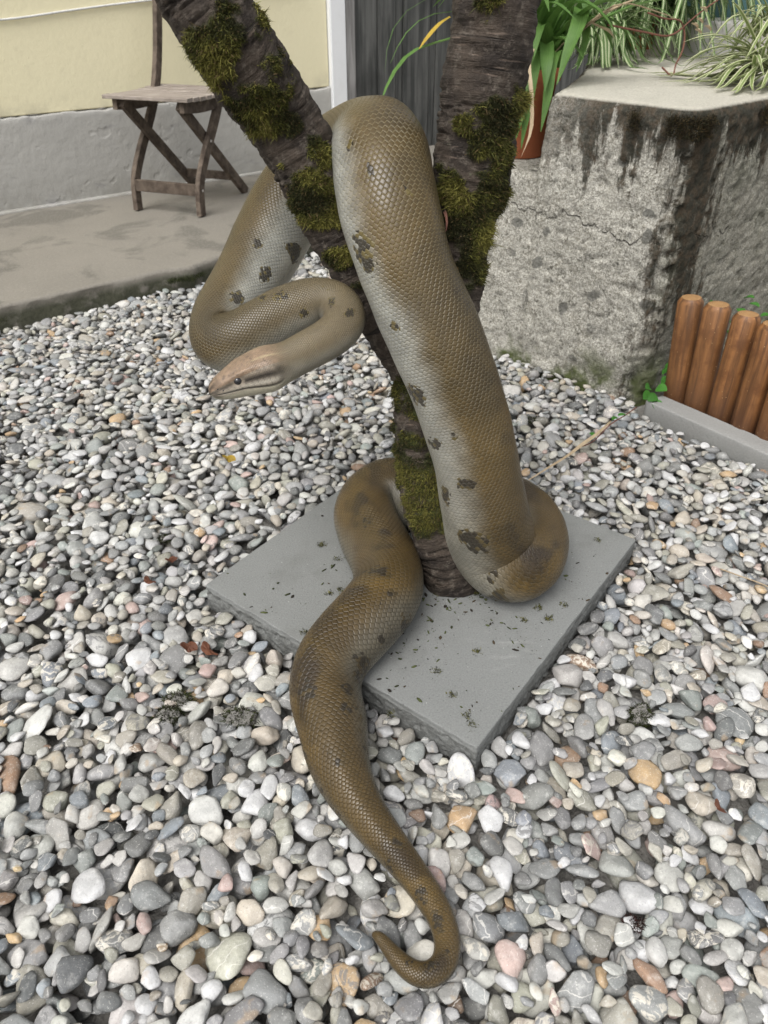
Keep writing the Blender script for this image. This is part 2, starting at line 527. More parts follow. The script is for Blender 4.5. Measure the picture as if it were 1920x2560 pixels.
def mat_snake():
    M = NT('snake_skin', .42, .45)
    sc = M.attr('sc', 'Vector'); col = M.attr('col'); spot = M.attr('spot', 'Fac'); pale = M.attr('pale', 'Fac')
    amt = M.attr('amt', 'Fac')
    flo = M.n('VectorMath', {'operation': 'FLOOR'}, i0=M.n('VectorMath', {'operation': 'ADD'}, i0=sc, i1=(.5, .5, 0)).outputs[0]).outputs[0]
    flb = M.n('VectorMath', {'operation': 'ADD'}, i0=M.n('VectorMath', {'operation': 'FLOOR'}, i0=sc).outputs[0], i1=(.5, .5, 0)).outputs[0]
    def dist(center):
        d = M.n('VectorMath', {'operation': 'SUBTRACT'}, i0=sc, i1=center).outputs[0]
        s = M.n('SeparateXYZ', None, i0=d)
        return s.outputs[0], s.outputs[1]
    ax, ay = dist(flo); bx, by = dist(flb)
    def met(x, y):
        # scale outline: pointed towards the tail, round towards the head
        return M.math('ADD', M.math('MULTIPLY', x, x), M.math('MULTIPLY', M.math('MULTIPLY', y, y), 1.75))
    dA, dB = met(ax, ay), met(bx, by)
    isB = M.math('LESS_THAN', dB, dA)
    edge = M.math('ABSOLUTE', M.math('SUBTRACT', dA, dB))
    yy = M.n('Mix', {'data_type': 'FLOAT'}); M.put(yy, 'i0', isB); M.put(yy, 'i2', ay); M.put(yy, 'i3', by); yy = yy.outputs[0]
    cen = M.mix(isB, flo, flb)
    cell = M.n('TexWhiteNoise', {'noise_dimensions': '3D'}, Vector=cen)
    cv = cell.outputs[0]
    c = M.mix(M.math('MULTIPLY', M.math('SUBTRACT', cv, .5), .6, True), col, M.mix(1.0, col, (1.3, 1.25, 1.15), 'MULTIPLY'))
    c = M.mix(M.ramp(cv, .35, 0, 0, .22), c, M.mix(1.0, col, (.5, .5, .5), 'MULTIPLY'))
    tip = M.math('MULTIPLY', M.math('MULTIPLY', M.ramp(yy, .05, .45), pale), .30)
    c = M.mix(tip, c, M.mix(1.0, col, (1.9, 1.85, 1.6), 'MULTIPLY'))
    # spots made of whole scales
    sp = M.ramp(M.math('ADD', spot, M.math('MULTIPLY', cv, .55)), .78, .84)
    core = M.ramp(M.math('ADD', spot, M.n('TexWhiteNoise', {'noise_dimensions': '3D'}, Vector=M.n('VectorMath', {'operation': 'SCALE'}, i0=cen, Scale=3.7).outputs[0]).outputs[0]), .95, 1.15)
    spc = M.mix(core, M.mix(pale, (.045, .030, .010), (.105, .080, .022)), (.016, .012, .007))
    c = M.mix(M.math('MULTIPLY', sp, .92), c, spc)
    # skin between the scales
    e = M.math('MULTIPLY', M.math('MULTIPLY', M.ramp(edge, .0, .16, 1, 0), amt), M.math('SUBTRACT', 1.0, M.math('MULTIPLY', sp, .75)))
    ec = M.mix(pale, M.mix(1.0, col, (.42, .38, .33), 'MULTIPLY'), M.mix(.42, col, (.52, .46, .27)))
    c = M.mix(M.math('MULTIPLY', e, .55), c, ec)
    c = M.mix(M.ramp(M.noise(M.pos(), 900, 2), .5, .8, 0, .12), c, (.5, .45, .35))
    dmin = M.math('MINIMUM', dA, dB)
    h = M.math('ADD', M.math('MULTIPLY', M.ramp(edge, .0, .22), .7), M.math('MULTIPLY', dmin, -1.6))
    h = M.math('ADD', h, M.math('MULTIPLY', yy, .45))
    h = M.math('MULTIPLY', h, amt)
    r = M.ramp(edge, .0, .25, .58, .32)
    nr = M.bump(h, .0011, .7)
    return M.fin(c, r, nr)

def mat_leaf(name, dark, light, stripe=None):
    M = NT(name, .5, .35)
    u = M.n('UVMap').outputs[0]; s = M.n('SeparateXYZ', None, i0=u)
    x = M.math('ABSOLUTE', M.math('SUBTRACT', s.outputs[0], .5))
    rnd = M.n('ObjectInfo').outputs['Random']
    c = M.mix(M.noise(M.pos(), 40, 3), dark, light)
    c = M.mix(M.math('MULTIPLY', rnd, .5), c, tuple(v*.6 for v in dark))
    if stripe:
        c = M.mix(M.ramp(x, .10, .20, .9, 0) if stripe[1] == 'mid' else M.ramp(x, .28, .36, 0, .9), c, stripe[0])
    ln = M.noise(M.vscale(u, (40, 1.5, 1)), 1, 3)
    c = M.mix(M.ramp(ln, .45, .7, 0, .25), c, tuple(min(1, v*1.8) for v in light))
    tr = M.n('BsdfTranslucent'); M.put(tr, 'Color', c)
    M.put(M.b, 'Base Color', c)
    ms = M.n('MixShader', None, i0=.25, i1=M.b.outputs[0], i2=tr.outputs[0])
    M.t.links.new(ms.outputs[0], M.out.inputs[0])
    M.put(M.b, 'Normal', M.bump(ln, .001, .5))
    return M.m

def mat_terracotta():
    M = NT('terracotta', .75, .25); p = M.pos()
    c = M.mix(M.noise(p, 18, 4), (.50, .15, .07), (.60, .21, .11))
    return M.fin(c, None, M.bump(M.noise(p, 150, 3), .001, .5))

def mat_log():
    M = NT('stained_pine', .5, .4)
    v = M.vscale(obj_vec(M), (1, 1, .07))
    g = M.noise(v, 90, 5, .6, .5)
    c = M.mix(M.ramp(g, .3, .7), (.065, .028, .011), (.27, .12, .042))
    o = obj_vec(M)
    z = M.n('SeparateXYZ', None, i0=o).outputs[2]
    kn = M.ramp(M.voro(M.vscale(o, (1, 1, .75)), 8.5), .06, .12, 1, 0)
    c = M.mix(M.math('MULTIPLY', kn, .85), c, (.05, .017, .006))
    c = M.mix(M.ramp(M.noise(o, 17, 5, .65), .46, .66, 0, .75), c, (.085, .030, .010))
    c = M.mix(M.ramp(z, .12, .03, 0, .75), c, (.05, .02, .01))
    rnd = M.n('ObjectInfo').outputs['Random']
    c = M.mix(M.math('MULTIPLY', rnd, .3), c, (.20, .10, .045))
    c = M.mix(M.ramp(M.noise(o, 260, 1), .74, .78, 0, .6), c, (.60, .42, .22))
    return M.fin(c, None, M.bump(g, .0012, .7))

def mat_logend():
    M = NT('cut_pine_end', .8, .2); o = obj_vec(M)
    sx = M.n('SeparateXYZ', None, i0=o); rr = M.math('SQRT', M.math('ADD', M.math('POWER', sx.outputs[0], 2.0), M.math('POWER', sx.outputs[1], 2.0)))
    rg = M.math('SINE', M.math('MULTIPLY', M.math('ADD', rr, M.math('MULTIPLY', M.noise(o, 60, 2), .004)), 2200.0))
    c = M.mix(M.noise(o, 90, 4), (.22, .12, .05), (.42, .26, .12))
    c = M.mix(M.ramp(rg, -.2, 1, 0, .5), c, (.16, .075, .03))
    return M.fin(c, None, M.bump(M.noise(o, 200, 4), .0015, .8))

def mat_plain(name, col, rough=.5, spec=.4, ns=60, var=.25):
    M = NT(name, rough, spec)
    c = M.mix(M.noise(obj_vec(M), ns, 4), tuple(v*(1-var) for v in col), tuple(min(1, v*(1+var)) for v in col))
    return M.fin(c)

MT = dict(plaster=mat_plaster(), plinth=mat_plinth(), white=mat_whitepaint(),
          board=mat_weathered('grey_board', (.040, .042, .040), (.15, .15, .142)),
          boardpale=mat_weathered('pale_board', (.13, .125, .12), (.42, .41, .40)),
          chair=mat_weathered('chair_wood', (.050, .036, .027), (.17, .135, .105), (1, 1, 1), 30),
          seat=mat_weathered('seat_wood', (.19, .16, .135), (.40, .35, .31), (.12, 1, 1), 60),
          patio=mat_patio(), block=mat_block(), slab=mat_slab(), kerb=mat_kerb(), pebble=mat_pebble(), soil=mat_soil(),
          bark=mat_bark(), moss=mat_vcol('moss_fronds', .8, .2), snake=mat_snake(),
          terracotta=mat_terracotta(), log=mat_log(), logend=mat_logend(),
          strap=mat_leaf('strap_leaf', (.05, .12, .022), (.14, .26, .06)),
          spider=mat_leaf('spider_leaf', (.06, .12, .03), (.14, .22, .07), ((.50, .54, .34), 'mid')),
          spiderpale=mat_leaf('pale_leaf', (.15, .21, .06), (.26, .32, .12), ((.60, .60, .40), 'edge')),
          dry=mat_leaf('dry_leaf', (.34, .24, .14), (.60, .49, .34)),
          drybrown=mat_leaf('dead_leaf', (.10, .035, .02), (.24, .10, .055)),
          yellowleaf=mat_leaf('yellow_leaf', (.38, .22, .03), (.55, .42, .06)),
          weed=mat_leaf('weed_leaf', (.03, .12, .015), (.08, .26, .04)),
          cable=mat_plain('cable_plastic', (.62, .62, .60), .5), eye=mat_plain('eye_gloss', (.012, .012, .014), .05, .7, 200),
          pupil=mat_plain('pupil_black', (.002, .002, .002), .05, .8), teal=mat_plain('teal_paint', (.05, .11, .11), .6),
          twig=mat_plain('twig_wood', (.15, .06, .04), .7), screw=mat_plain('screw_steel', (.45, .43, .40), .35),
          wire=mat_plain('copper_strap', (.35, .16, .12), .45))
#@@SETTING
# ================================================================== SETTING
U = unit(np.array([[.788, .615, 0]]))[0]          # along the house wall
NW = np.array([U[1], -U[0], 0])                   # out of the wall, towards the yard
W0 = np.array([-1.453, 2.928, 0])

def wall_box(name, s0, s1, z0, z1, front, thick, mat, parent=None, bev=.003):
    a = W0+U*s0+NW*front; b = W0+U*s1+NW*front; c = b-NW*thick; d = a-NW*thick
    import bmesh
    bm = bmesh.new()
    vs = [bm.verts.new((*p[:2], z)) for z in (z0, z1) for p in (a, b, c, d)]
    for f in ((3, 2, 1, 0), (4, 5, 6, 7), (0, 1, 5, 4), (1, 2, 6, 5), (2, 3, 7, 6), (3, 0, 4, 7)):
        bm.faces.new([vs[i] for i in f])
    bmesh.ops.recalc_face_normals(bm, faces=bm.faces)
    if bev: bmesh.ops.bevel(bm, geom=list(bm.edges), offset=bev, segments=2, affect='EDGES')
    me = bpy.data.meshes.new(name); bm.to_mesh(me); bm.free()
    return link(name, me, mat, parent)

# ground sheet under everything
bm_v = np.array([[-60, -60, -.075], [60, -60, -.075], [60, 60, -.075], [-60, 60, -.075]], float)
g = link('ground', mesh_np('ground', bm_v, np.array([[0, 1, 2, 3]])), MT['soil']); tag(g, kind='structure')

# house wall
hw = empty('house_wall', tuple(W0)); tag(hw, 'pale yellow plastered house wall above a grey rendered plinth', 'wall')
local(wall_box('plaster_wall', -2.2, 1.527, .343, 2.6, 0, .25, MT['plaster']), hw)
# rendered plinth with a slightly uneven top edge
ns = 500
s_ = np.linspace(-2.2, 1.5265, ns)
top = .340+.004*vnoise(np.c_[s_*9, s_*0, s_*0], 1, 3)+.003*vnoise(np.c_[s_*40, s_*0, s_*0], 1, 5)
prof = [(0.0, .03), (.0, .04), (.0015, .10), (.004, .2), (.004, .32), (.004, .334), (.002, .339), (-.03, .341)]
V = np.array([[W0[0]+U[0]*s+NW[0]*(o+.004), W0[1]+U[1]*s+NW[1]*(o+.004), (z if z < .33 else z-.340+t)] for s, t in zip(s_, top) for o, z in prof])
o = link('plinth', mesh_np('plinth', V, grid_faces(ns, len(prof))), MT['plinth']); local(o, hw)
# joint strip of mortar at the foot of the wall
o = loft_block('mortar_strip', [(W0+U*s+NW*f)[:2] for s, f in ((-2.2, .0), (1.5, .0), (1.5, .022), (-2.2, .05))], .0, .036, .03, .004,
               lambda V, N: .002*fbm(V, 25, 3), MT['plinth'], topsteps=4, corner=1); local(o, hw)
post = wall_box('corner_trim', 1.531, 1.615, .03, 2.6, .02, .2, MT['white'], None, .004)
tag(post, 'white painted vertical trim between yellow wall and grey boards', 'trim')
# cable on the wall
pts = []
for s, z in ((-.9, .60), (-.3, .615), (.0, .632), (.2, .635), (.42, .655), (.62, .672), (.9, .69), (1.4, .70)):
    pts.append(W0+U*s+NW*.006+np.array([0, 0, z]))
o = tube('wall_cable', pts, .0035, MT['cable'], None, 8, 80); tag(o, 'thin white cable clipped along the yellow wall', 'cable')
# board wall (shed door) behind the forked trunk
bw = empty('board_wall', tuple(W0+U*1.62)); tag(bw, 'weathered dark grey vertical board door beside the white trim', 'door')
s = 1.618
for i, wd in enumerate([.055, .14, .105, .05, .165, .045, .12, .15, .13, .16, .14, .15, .16, .14, .17, .15]):
    fr = [.018, -.006, .0, -.010, -.002, -.012, .0, -.006][i % 8]
    b = wall_box('board', s, s+wd-.006, .0, 2.6, fr, .03, MT['boardpale'] if i == 0 else MT['board'], None, .003)
    local(b, bw); s += wd
local(wall_box('backing', 1.62, 3.7, .0, 2.6, -.05, .03, MT['board']), bw)

# patio slab
edge = [(-2.4, .85), (-1.6, 1.51), (-1.049, 1.964), (-.86, 2.115), (-.686, 2.262), (-.60, 2.30), (-.53, 2.42), (-.40, 2.50), (.05, 2.95), (.5, 3.4), (1.4, 4.1)]
wallpts = [tuple((W0+U*q+NW*-.02)[:2]) for q in (3.6, -2.2)]
patio = loft_block('patio', edge+wallpts, -.07, .03, .012, .012,
                   lambda V, N: (.010*fbm(V, 9, 4, 3)+.005*fbm(V, 45, 3, 4))*(1-N[:, 2])-.0010*(1+fbm(V, 14, 3, 9))*N[:, 2], MT['patio'], None, 60, 2, 5)
tag(patio, kind='structure')
EDGE = np.array(edge)

# concrete block (old steps)
def bdisp(V, N):
    side = 1-N[:, 2]
    d = .009*fbm(V, 5, 3, 11)+.0028*fbm(V, 22, 4, 12)
    pit = fbm(V, 38, 3, 13)
    d = d-.005*sstep(.25, .45, pit)
    rimchip = sstep(.49, .56, V[:, 2])*(.010*fbm(V, 30, 3, 15)-.012*np.clip(fbm(V, 18, 3, 25), 0, 1))
    foot = sstep(.06, -.06, V[:, 2])*.02*(fbm(V, 16, 3, 16)-.1)
    cor = np.exp(-((V[:, 0]-.58)**2+(V[:, 1]-1.53)**2)/.0022)
    d = d+rimchip+foot-cor*.028*np.abs(fbm(V, 24, 3, 17))-cor*sstep(.1, -.02, V[:, 2])*.03
    d2 = .0026*fbm(V, 75, 4, 14)-.003*sstep(.15, .35, fbm(V, 75, 2, 19))
    return d*side+d2*(.35+.65*side)
bd = (.77, .633)
blk = empty('concrete_block', (.58, 1.53, -.07)); tag(blk, 'big old concrete block with moss stains and lichen spots behind the forked trunk', 'concrete block')
P0 = np.array([.58, 1.53]); PL = np.array([.345, 1.772])
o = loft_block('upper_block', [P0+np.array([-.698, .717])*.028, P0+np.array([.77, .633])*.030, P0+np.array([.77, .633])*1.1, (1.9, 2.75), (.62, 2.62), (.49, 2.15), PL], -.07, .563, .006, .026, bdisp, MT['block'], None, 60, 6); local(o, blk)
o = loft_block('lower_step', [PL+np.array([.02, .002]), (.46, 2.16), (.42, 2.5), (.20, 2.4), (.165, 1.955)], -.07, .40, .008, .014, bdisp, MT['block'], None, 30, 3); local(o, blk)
o = loft_block('upper_step', [(.86, 2.66), (.92, 2.57), (1.0, 2.55), (2.0, 2.72), (2.0, 3.4), (.86, 3.4)], .5, .652, .02, .012, lambda V, N: .003*fbm(V, 30, 4, 5), MT['plinth'], None, 12, 2); local(o, blk)
td = loft_block('teal_board', [(.78, 2.72), (2.0, 2.86), (2.0, 2.9), (.78, 2.76)], .648, 1.1, .05, .004, lambda V, N: 0*V[:, 0], MT['teal'], None, 3, 1)
tag(td, 'dark teal painted board above the grey concrete step', 'board')
mb = []

# kerb and log edging
ka, kb = atz(1612, 1000, 0.0), atz(1920, 1136, 0.0)
kd_ = unit((kb-ka)[None])[0]; kn = np.array([-kd_[1], kd_[0], 0]); kn = kn if kn[1] > 0 else -kn
kq = [ka, ka+kd_*1.0, ka+kd_*1.0+kn*.052, ka+kn*.052+kd_*.01]
kerb = loft_block('kerb_stone', [q[:2] for q in kq], -.07, .0, .008, .003, lambda V, N: .0006*fbm(V, 60, 4), MT['kerb'], None, 6, 1)
tag(kerb, 'grey concrete edging kerb running in front of the orange logs', 'kerb')
bed = loft_block('bed_soil', [q[:2] for q in (ka+kn*.056, ka+kn*.056+kd_, ka+kn*.5+kd_, ka+kn*.16-kd_*.0)], -.07, -.022, .02, .006, lambda V, N: .008*fbm(V, 30, 3), MT['soil'], None, 8, 1)
tag(bed, kind='structure')
edging = empty('log_edging', tuple(ka+kn*.085)); tag(edging, 'row of upright orange stained pine logs behind the kerb', 'log edging')
LOGS = [((1690, 988), (1729, 742), .0285), ((1741, 1013), (1797, 759), .029), ((1798, 1041), (1871, 783), .0285), ((1857, 1071), (1936, 808), .029), ((1918, 1098), (2004, 830), .0285), ((1980, 1128), (2075, 858), .029)]
for i, (b, t, r) in enumerate(LOGS):
    r *= .93; B = atz(*b, -.01)
    d = ray(*t); w = (B[1]+.004)/d[1]; Tp = _C+d*w
    ax = unit((Tp-B)[None])[0]; B = B-ax*.03
    Lg = np.linalg.norm(Tp-B)
    th = np.linspace(0, 2*PI, 20, endpoint=False)
    rr = r*(1+.02*np.sin(th*2+i)+.012*np.cos(3*th+i))
    zs = [0, .06, .12, .18, Lg-.011]; V = []
    for z in zs: V += [(math.cos(a)*q, math.sin(a)*q, z) for a, q in zip(th, rr)]
    V += [(math.cos(a)*q*.74, math.sin(a)*q*.74, Lg-.001) for a, q in zip(th, rr)]
    me = mesh_np('log', np.array(V), grid_faces(len(zs)+1, 20, True), True)
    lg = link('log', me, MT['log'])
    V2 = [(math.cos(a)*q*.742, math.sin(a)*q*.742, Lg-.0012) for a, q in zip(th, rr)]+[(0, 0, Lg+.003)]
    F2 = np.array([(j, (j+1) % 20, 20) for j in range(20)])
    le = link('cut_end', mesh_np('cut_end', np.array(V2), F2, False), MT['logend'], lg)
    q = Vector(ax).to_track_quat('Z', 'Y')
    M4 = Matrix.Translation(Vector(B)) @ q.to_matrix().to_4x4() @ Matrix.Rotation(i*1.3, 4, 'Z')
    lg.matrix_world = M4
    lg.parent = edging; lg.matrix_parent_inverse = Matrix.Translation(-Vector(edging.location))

# ------------------------------------------------------------------ paving slab
SL, SF, SR = np.array([-.2783, .8606]), np.array([.1138, .5612]), np.array([.4234, .9748])
SB = SL+SR-SF
def sdisp(V, N):
    side = 1-N[:, 2]
    low = sstep(-.008, -.016, V[:, 2])
    chip = np.clip(fbm(V, 70, 3, 4)-.12, 0, 1)
    return side*low*(.0022*fbm(V, 180, 3, 2)-.012*chip)+side*(1-low)*(.0003*fbm(V, 200, 2))+(-.0012*sstep(.12, .4, fbm(V, 90, 3, 6)))*side*(1-low)
slab = loft_block('paving_slab', [SL, SF, SR, SB], -.05, 0, .0028, .0022, sdisp, MT['slab'], None, 10, 1, 18)
tag(slab, 'square grey concrete paving slab under the snake and trunk', 'paving slab')

# ------------------------------------------------------------------ gravel
def in_poly(x, y, poly):
    r = np.zeros(np.shape(x), bool); n = len(poly)
    for i in range(n):
        x1, y1 = poly[i]; x2, y2 = poly[(i+1) % n]
        c = ((y1 > y) != (y2 > y)) & (x < (x2-x1)*(y-y1)/((y2-y1) if y2 != y1 else 1e-9)+x1)
        r ^= c
    return r

def ico(sub):
    import bmesh
    bm = bmesh.new(); bmesh.ops.create_icosphere(bm, subdivisions=sub, radius=1)
    V = np.array([v.co[:] for v in bm.verts]); F = np.array([[v.index for v in f.verts] for f in bm.faces]); bm.free()
    return unit(V), F

CELL = .0026
X0, X1, Y0, Y1 = -1.68, 1.46, .08, 2.80
NX, NY = int((X1-X0)/CELL), int((Y1-Y0)/CELL)
gx, gy = np.meshgrid(X0+(np.arange(NX)+.5)*CELL, Y0+(np.arange(NY)+.5)*CELL)   # [iy, ix]
blocked = (np.abs(gx) > .445*gy+.245+.25)
pat = [tuple(p) for p in EDGE]+[(-2, 5), (-3, 1)]
blocked |= in_poly(gx, gy, pat)
blocked |= in_poly(gx, gy, [tuple(P0+(-.004, -.004)), tuple(P0+np.array([.77, .633])*1.2), (1.9, 3), (.2, 3), (.16, 1.95), tuple(PL+(-.004, -.004))])
blocked |= in_poly(gx, gy, [tuple(q[:2]) for q in (ka-kd_*.002, ka+kd_*1.1, ka+kd_*1.1+kn*.8, ka+kn*.3, P0+np.array([0.03, 0.03]))])
sc_ = (SL+SR)/2
blocked |= in_poly(gx, gy, [tuple(sc_+(q-sc_)*.996) for q in (SL, SF, SR, SB)])
H = np.full((NY, NX), -.072)
H[blocked] = 9.0
OWN = np.full((NY, NX), -1, np.int32)
free = ~blocked
ZTOP = -.030
peb = []
fy, fx = np.nonzero(free)
TARGET = 26000
rnd = np.random.default_rng(3)
big = rnd.random(TARGET)
it = 0
order = rnd.integers(0, len(fx), TARGET*6)
yaws = rnd.random(TARGET)*PI; tl = rnd.normal(0, 1, (TARGET, 2)); sz = rnd.random((TARGET, 4))
for k in range(TARGET):
    # semi axes: long, mid, short
    frac = k/TARGET
    a = .0108+.0092*sz[k, 0]**1.3+(.013*sz[k, 3]**2 if big[k] > .70 else 0)
    if big[k] < .10: a *= .70
    if frac > .70: a *= .55
    if .42 < frac < .70 and big[k] > .955: a = .019+.012*sz[k, 0]
    b = a*(.55+.40*sz[k, 1]); c = min(b*.95, a*(.24+.38*sz[k, 2]))
    ya = yaws[k]; tx, ty = tl[k]*(.26 if big[k] < .9 else .6)
    cz, sn = math.cos(ya), math.sin(ya)
    Rz = np.array([[cz, -sn, 0], [sn, cz, 0], [0, 0, 1]])
    Rx = np.array([[1, 0, 0], [0, math.cos(tx), -math.sin(tx)], [0, math.sin(tx), math.cos(tx)]])
    Ry = np.array([[math.cos(ty), 0, math.sin(ty)], [0, 1, 0], [-math.sin(ty), 0, math.cos(ty)]])
    R = Rx@Ry@Rz
    M3 = (R*np.array([a*a, b*b, c*c]))@R.T
    S2 = M3[:2, :2]; Si = np.linalg.inv(S2); mv = Si@M3[:2, 2]; ss = math.sqrt(max(1e-12, M3[2, 2]-M3[2, :2]@Si@M3[:2, 2]))
    hx, hy = int(math.sqrt(S2[0, 0])/CELL)+1, int(math.sqrt(S2[1, 1])/CELL)+1
    ox = (np.arange(-hx, hx+1)*CELL)[None, :]; oy = (np.arange(-hy, hy+1)*CELL)[:, None]
    q = Si[0, 0]*ox*ox+2*Si[0, 1]*ox*oy+Si[1, 1]*oy*oy
    ins = q < 1
    rt = ss*np.sqrt(np.clip(1-q, 0, 1)); pl = mv[0]*ox+mv[1]*oy
    bot = np.where(ins, pl-rt, 99.0); topz = pl+rt
    best = None
    for j in range(4 if frac < .74 else 6):
        cidx = order[it]; it += 1
        ix, iy = fx[cidx], fy[cidx]
        if ix < hx or iy < hy or ix+hx >= NX or iy+hy >= NY: continue
        z = float((H[iy-hy:iy+hy+1, ix-hx:ix+hx+1]-bot).max())
        if best is None or z < best[0]: best = (z, ix, iy)
    if best is None or best[0]+c > ZTOP+.004: continue
    z, ix, iy = best
    Hs = H[iy-hy:iy+hy+1, ix-hx:ix+hx+1]; Os = OWN[iy-hy:iy+hy+1, ix-hx:ix+hx+1]
    up_ = ins & (z+topz > Hs)
    Hs[up_] = (z+topz)[up_]; Os[up_] = len(peb)
    peb.append((X0+(ix+.5)*CELL, Y0+(iy+.5)*CELL, z, a, b, c, *R.ravel()))
peb = np.array(peb)
ids, cnt = np.unique(OWN[OWN >= 0], return_counts=True)
vis = np.zeros(len(peb), int); vis[ids] = cnt
keep = vis >= np.where(peb[:, 1] > .88, 8, 5)
print('pebbles', len(peb), 'kept', keep.sum(), 'mean top', H[free].mean())
visk = vis[keep]; peb = peb[keep]
NPb = len(peb)

PAL = np.array([(.225, .228, .23), (.285, .29, .29), (.36, .355, .34), (.17, .172, .17), (.42, .41, .39), (.56, .55, .525), (.60, .59, .565),
                (.50, .47, .42), (.20, .225, .25), (.245, .27, .255), (.29, .275, .235), (.40, .355, .29), (.45, .30, .15), (.42, .30, .27), (.115, .12, .122), (.34, .33, .27), (.27, .165, .10)])
PW = np.array([.14, .13, .12, .08, .08, .09, .045, .06, .05, .045, .09, .05, .017, .02, .03, .06, .014]); PW /= PW.sum()
pc = PAL[rnd.choice(len(PAL), NPb, p=PW)]
pc = pc*(1+.14*rnd.normal(size=(NPb, 1)))*(1+.014*rnd.normal(size=(NPb, 3)))
pc = np.clip((pc*.82+.18*pc.mean(1, keepdims=True))*1.04*np.array([.995, .99, .97]), .03, .52)
pk = rnd.random(NPb)

def pebble_geo(idx, sub, seed):
    D, F = ico(sub)
    m = len(idx); r_ = np.random.default_rng(seed)
    KP = 15
    Np_ = unit(r_.normal(size=(m, KP, 3)))
    hh = .76+.32*r_.random((m, KP))
    pw = np.where(r_.random(m) < .55, 15, 6.0)+r_.random(m)*2
    dots = np.clip(np.einsum('mkc,vc->mvk', Np_, D), 0, None)/hh[:, None, :]
    rad = (np.sum(dots**pw[:, None, None], -1)+1e-5)**(-1/pw[:, None])
    rad = np.minimum(rad, 1.35)
    rad = rad/rad.mean(1, keepdims=True)*1.03
    L = D[None]*rad[..., None]
    pp = peb[idx]
    off = r_.random((m, 1, 3))*40
    L = L*(1+.05*vnoise(L*1.6+off, 1, 5)[..., None]+.018*vnoise(L*4.5+off, 1, 6)[..., None])
    Ls = L*pp[:, None, 3:6]
    R = pp[:, 6:].reshape(m, 3, 3)
    W = np.einsum('mij,mvj->mvi', R, Ls)+pp[:, None, :3]
    TC = Ls+off*.05
    return W, TC, F, D

def pebble_mesh(name, idx, sub, seed):
    W, TC, F, D = pebble_geo(idx, sub, seed)
    m, nv = W.shape[:2]
    FF = (F[None]+(np.arange(m)*nv)[:, None, None]).reshape(-1, 3)
    me = mesh_np(name, W.reshape(-1, 3), FF)
    attr(me, 'tc', TC.reshape(-1, 3), 'FLOAT_VECTOR')
    attr(me, 'col', rgba(np.repeat(pc[idx], nv, 0)), 'FLOAT_COLOR')
    attr(me, 'kind', np.repeat(pk[idx], nv), 'FLOAT')
    return me

wdep = peb[:, 1]*_fw[1]+(peb[:, 2]-CH)*_fw[2]
inframe = (np.abs(peb[:, 0]) < .50*wdep) & (peb[:, 1] > .27)
app = np.where(inframe, np.minimum(visk*CELL*CELL, 9e-4)/wdep**2, 0)
lead = np.argsort(-app)[:300]
gb = link('gravel_bed', mesh_np('gravel_bed', np.array([[-1.7, .0, -.071], [1.5, .0, -.071], [1.5, 3.0, -.071], [-1.7, 3.0, -.071]]), np.array([[0, 1, 2, 3]])), MT['soil'])
tag(gb, kind='structure')
W, TC, F, D = pebble_geo(lead, 3 if len(lead) < 400 else 2, 99)
for i, q in enumerate(lead):
    c0 = peb[q, :3]
    me = mesh_np('pebble', W[i]-c0, F)
    attr(me, 'tc', TC[i], 'FLOAT_VECTOR'); attr(me, 'col', rgba(np.repeat(pc[q][None], len(W[i]), 0)), 'FLOAT_COLOR'); attr(me, 'kind', np.full(len(W[i]), pk[q]), 'FLOAT')
    o = link('pebble', me, MT['pebble'], gb); o.location = c0
rest = np.ones(NPb, bool); rest[lead] = False
near = np.nonzero(rest & (peb[:, 1] < .78))[0]; far = np.nonzero(rest & (peb[:, 1] >= .78))[0]
for nm, ii, sub in (('gravel', near, 3), ('gravel', far, 2)):
    pass
V_, TC_, F_, C_, K_ = [], [], [], [], []; base = 0
for ii, sub, sd_ in ((near, 3, 11), (far, 2, 12)):
    for ch in np.array_split(ii, max(1, len(ii)//1500)):
        W, TC, F, D = pebble_geo(ch, sub, sd_+len(V_)); m, nv = W.shape[:2]
        V_.append(W.reshape(-1, 3)); TC_.append(TC.reshape(-1, 3)); F_.append((F[None]+(np.arange(m)*nv)[:, None, None]).reshape(-1, 3)+base)
        C_.append(np.repeat(pc[ch], nv, 0)); K_.append(np.repeat(pk[ch], nv)); base += m*nv
me = mesh_np('gravel', np.vstack(V_), np.vstack(F_))
attr(me, 'tc', np.vstack(TC_), 'FLOAT_VECTOR'); attr(me, 'col', rgba(np.vstack(C_)), 'FLOAT_COLOR'); attr(me, 'kind', np.concatenate(K_), 'FLOAT')
o = link('gravel', me, MT['pebble'], gb); tag(o, kind='stuff')
print('gravel tris', len(me.polygons), 'near', len(near), 'far', len(far))
del V_, TC_, F_, C_, K_
# ================================================================== FORKED TRUNK
MOSS_V = []; MOSS_C = []

def px_path(rows, scale=1.0):
    """rows: px, py, half width px, depth -> world x y z r"""
    return np.array([[*at(x*scale, y*scale, w), h*scale*w/FPX] for x, y, h, w in rows])

def moss_mask(V, kind):
    n1 = fbm(V, 16, 4, 31); n2 = fbm(V, 48, 3, 33)
    return n1+.45*n2

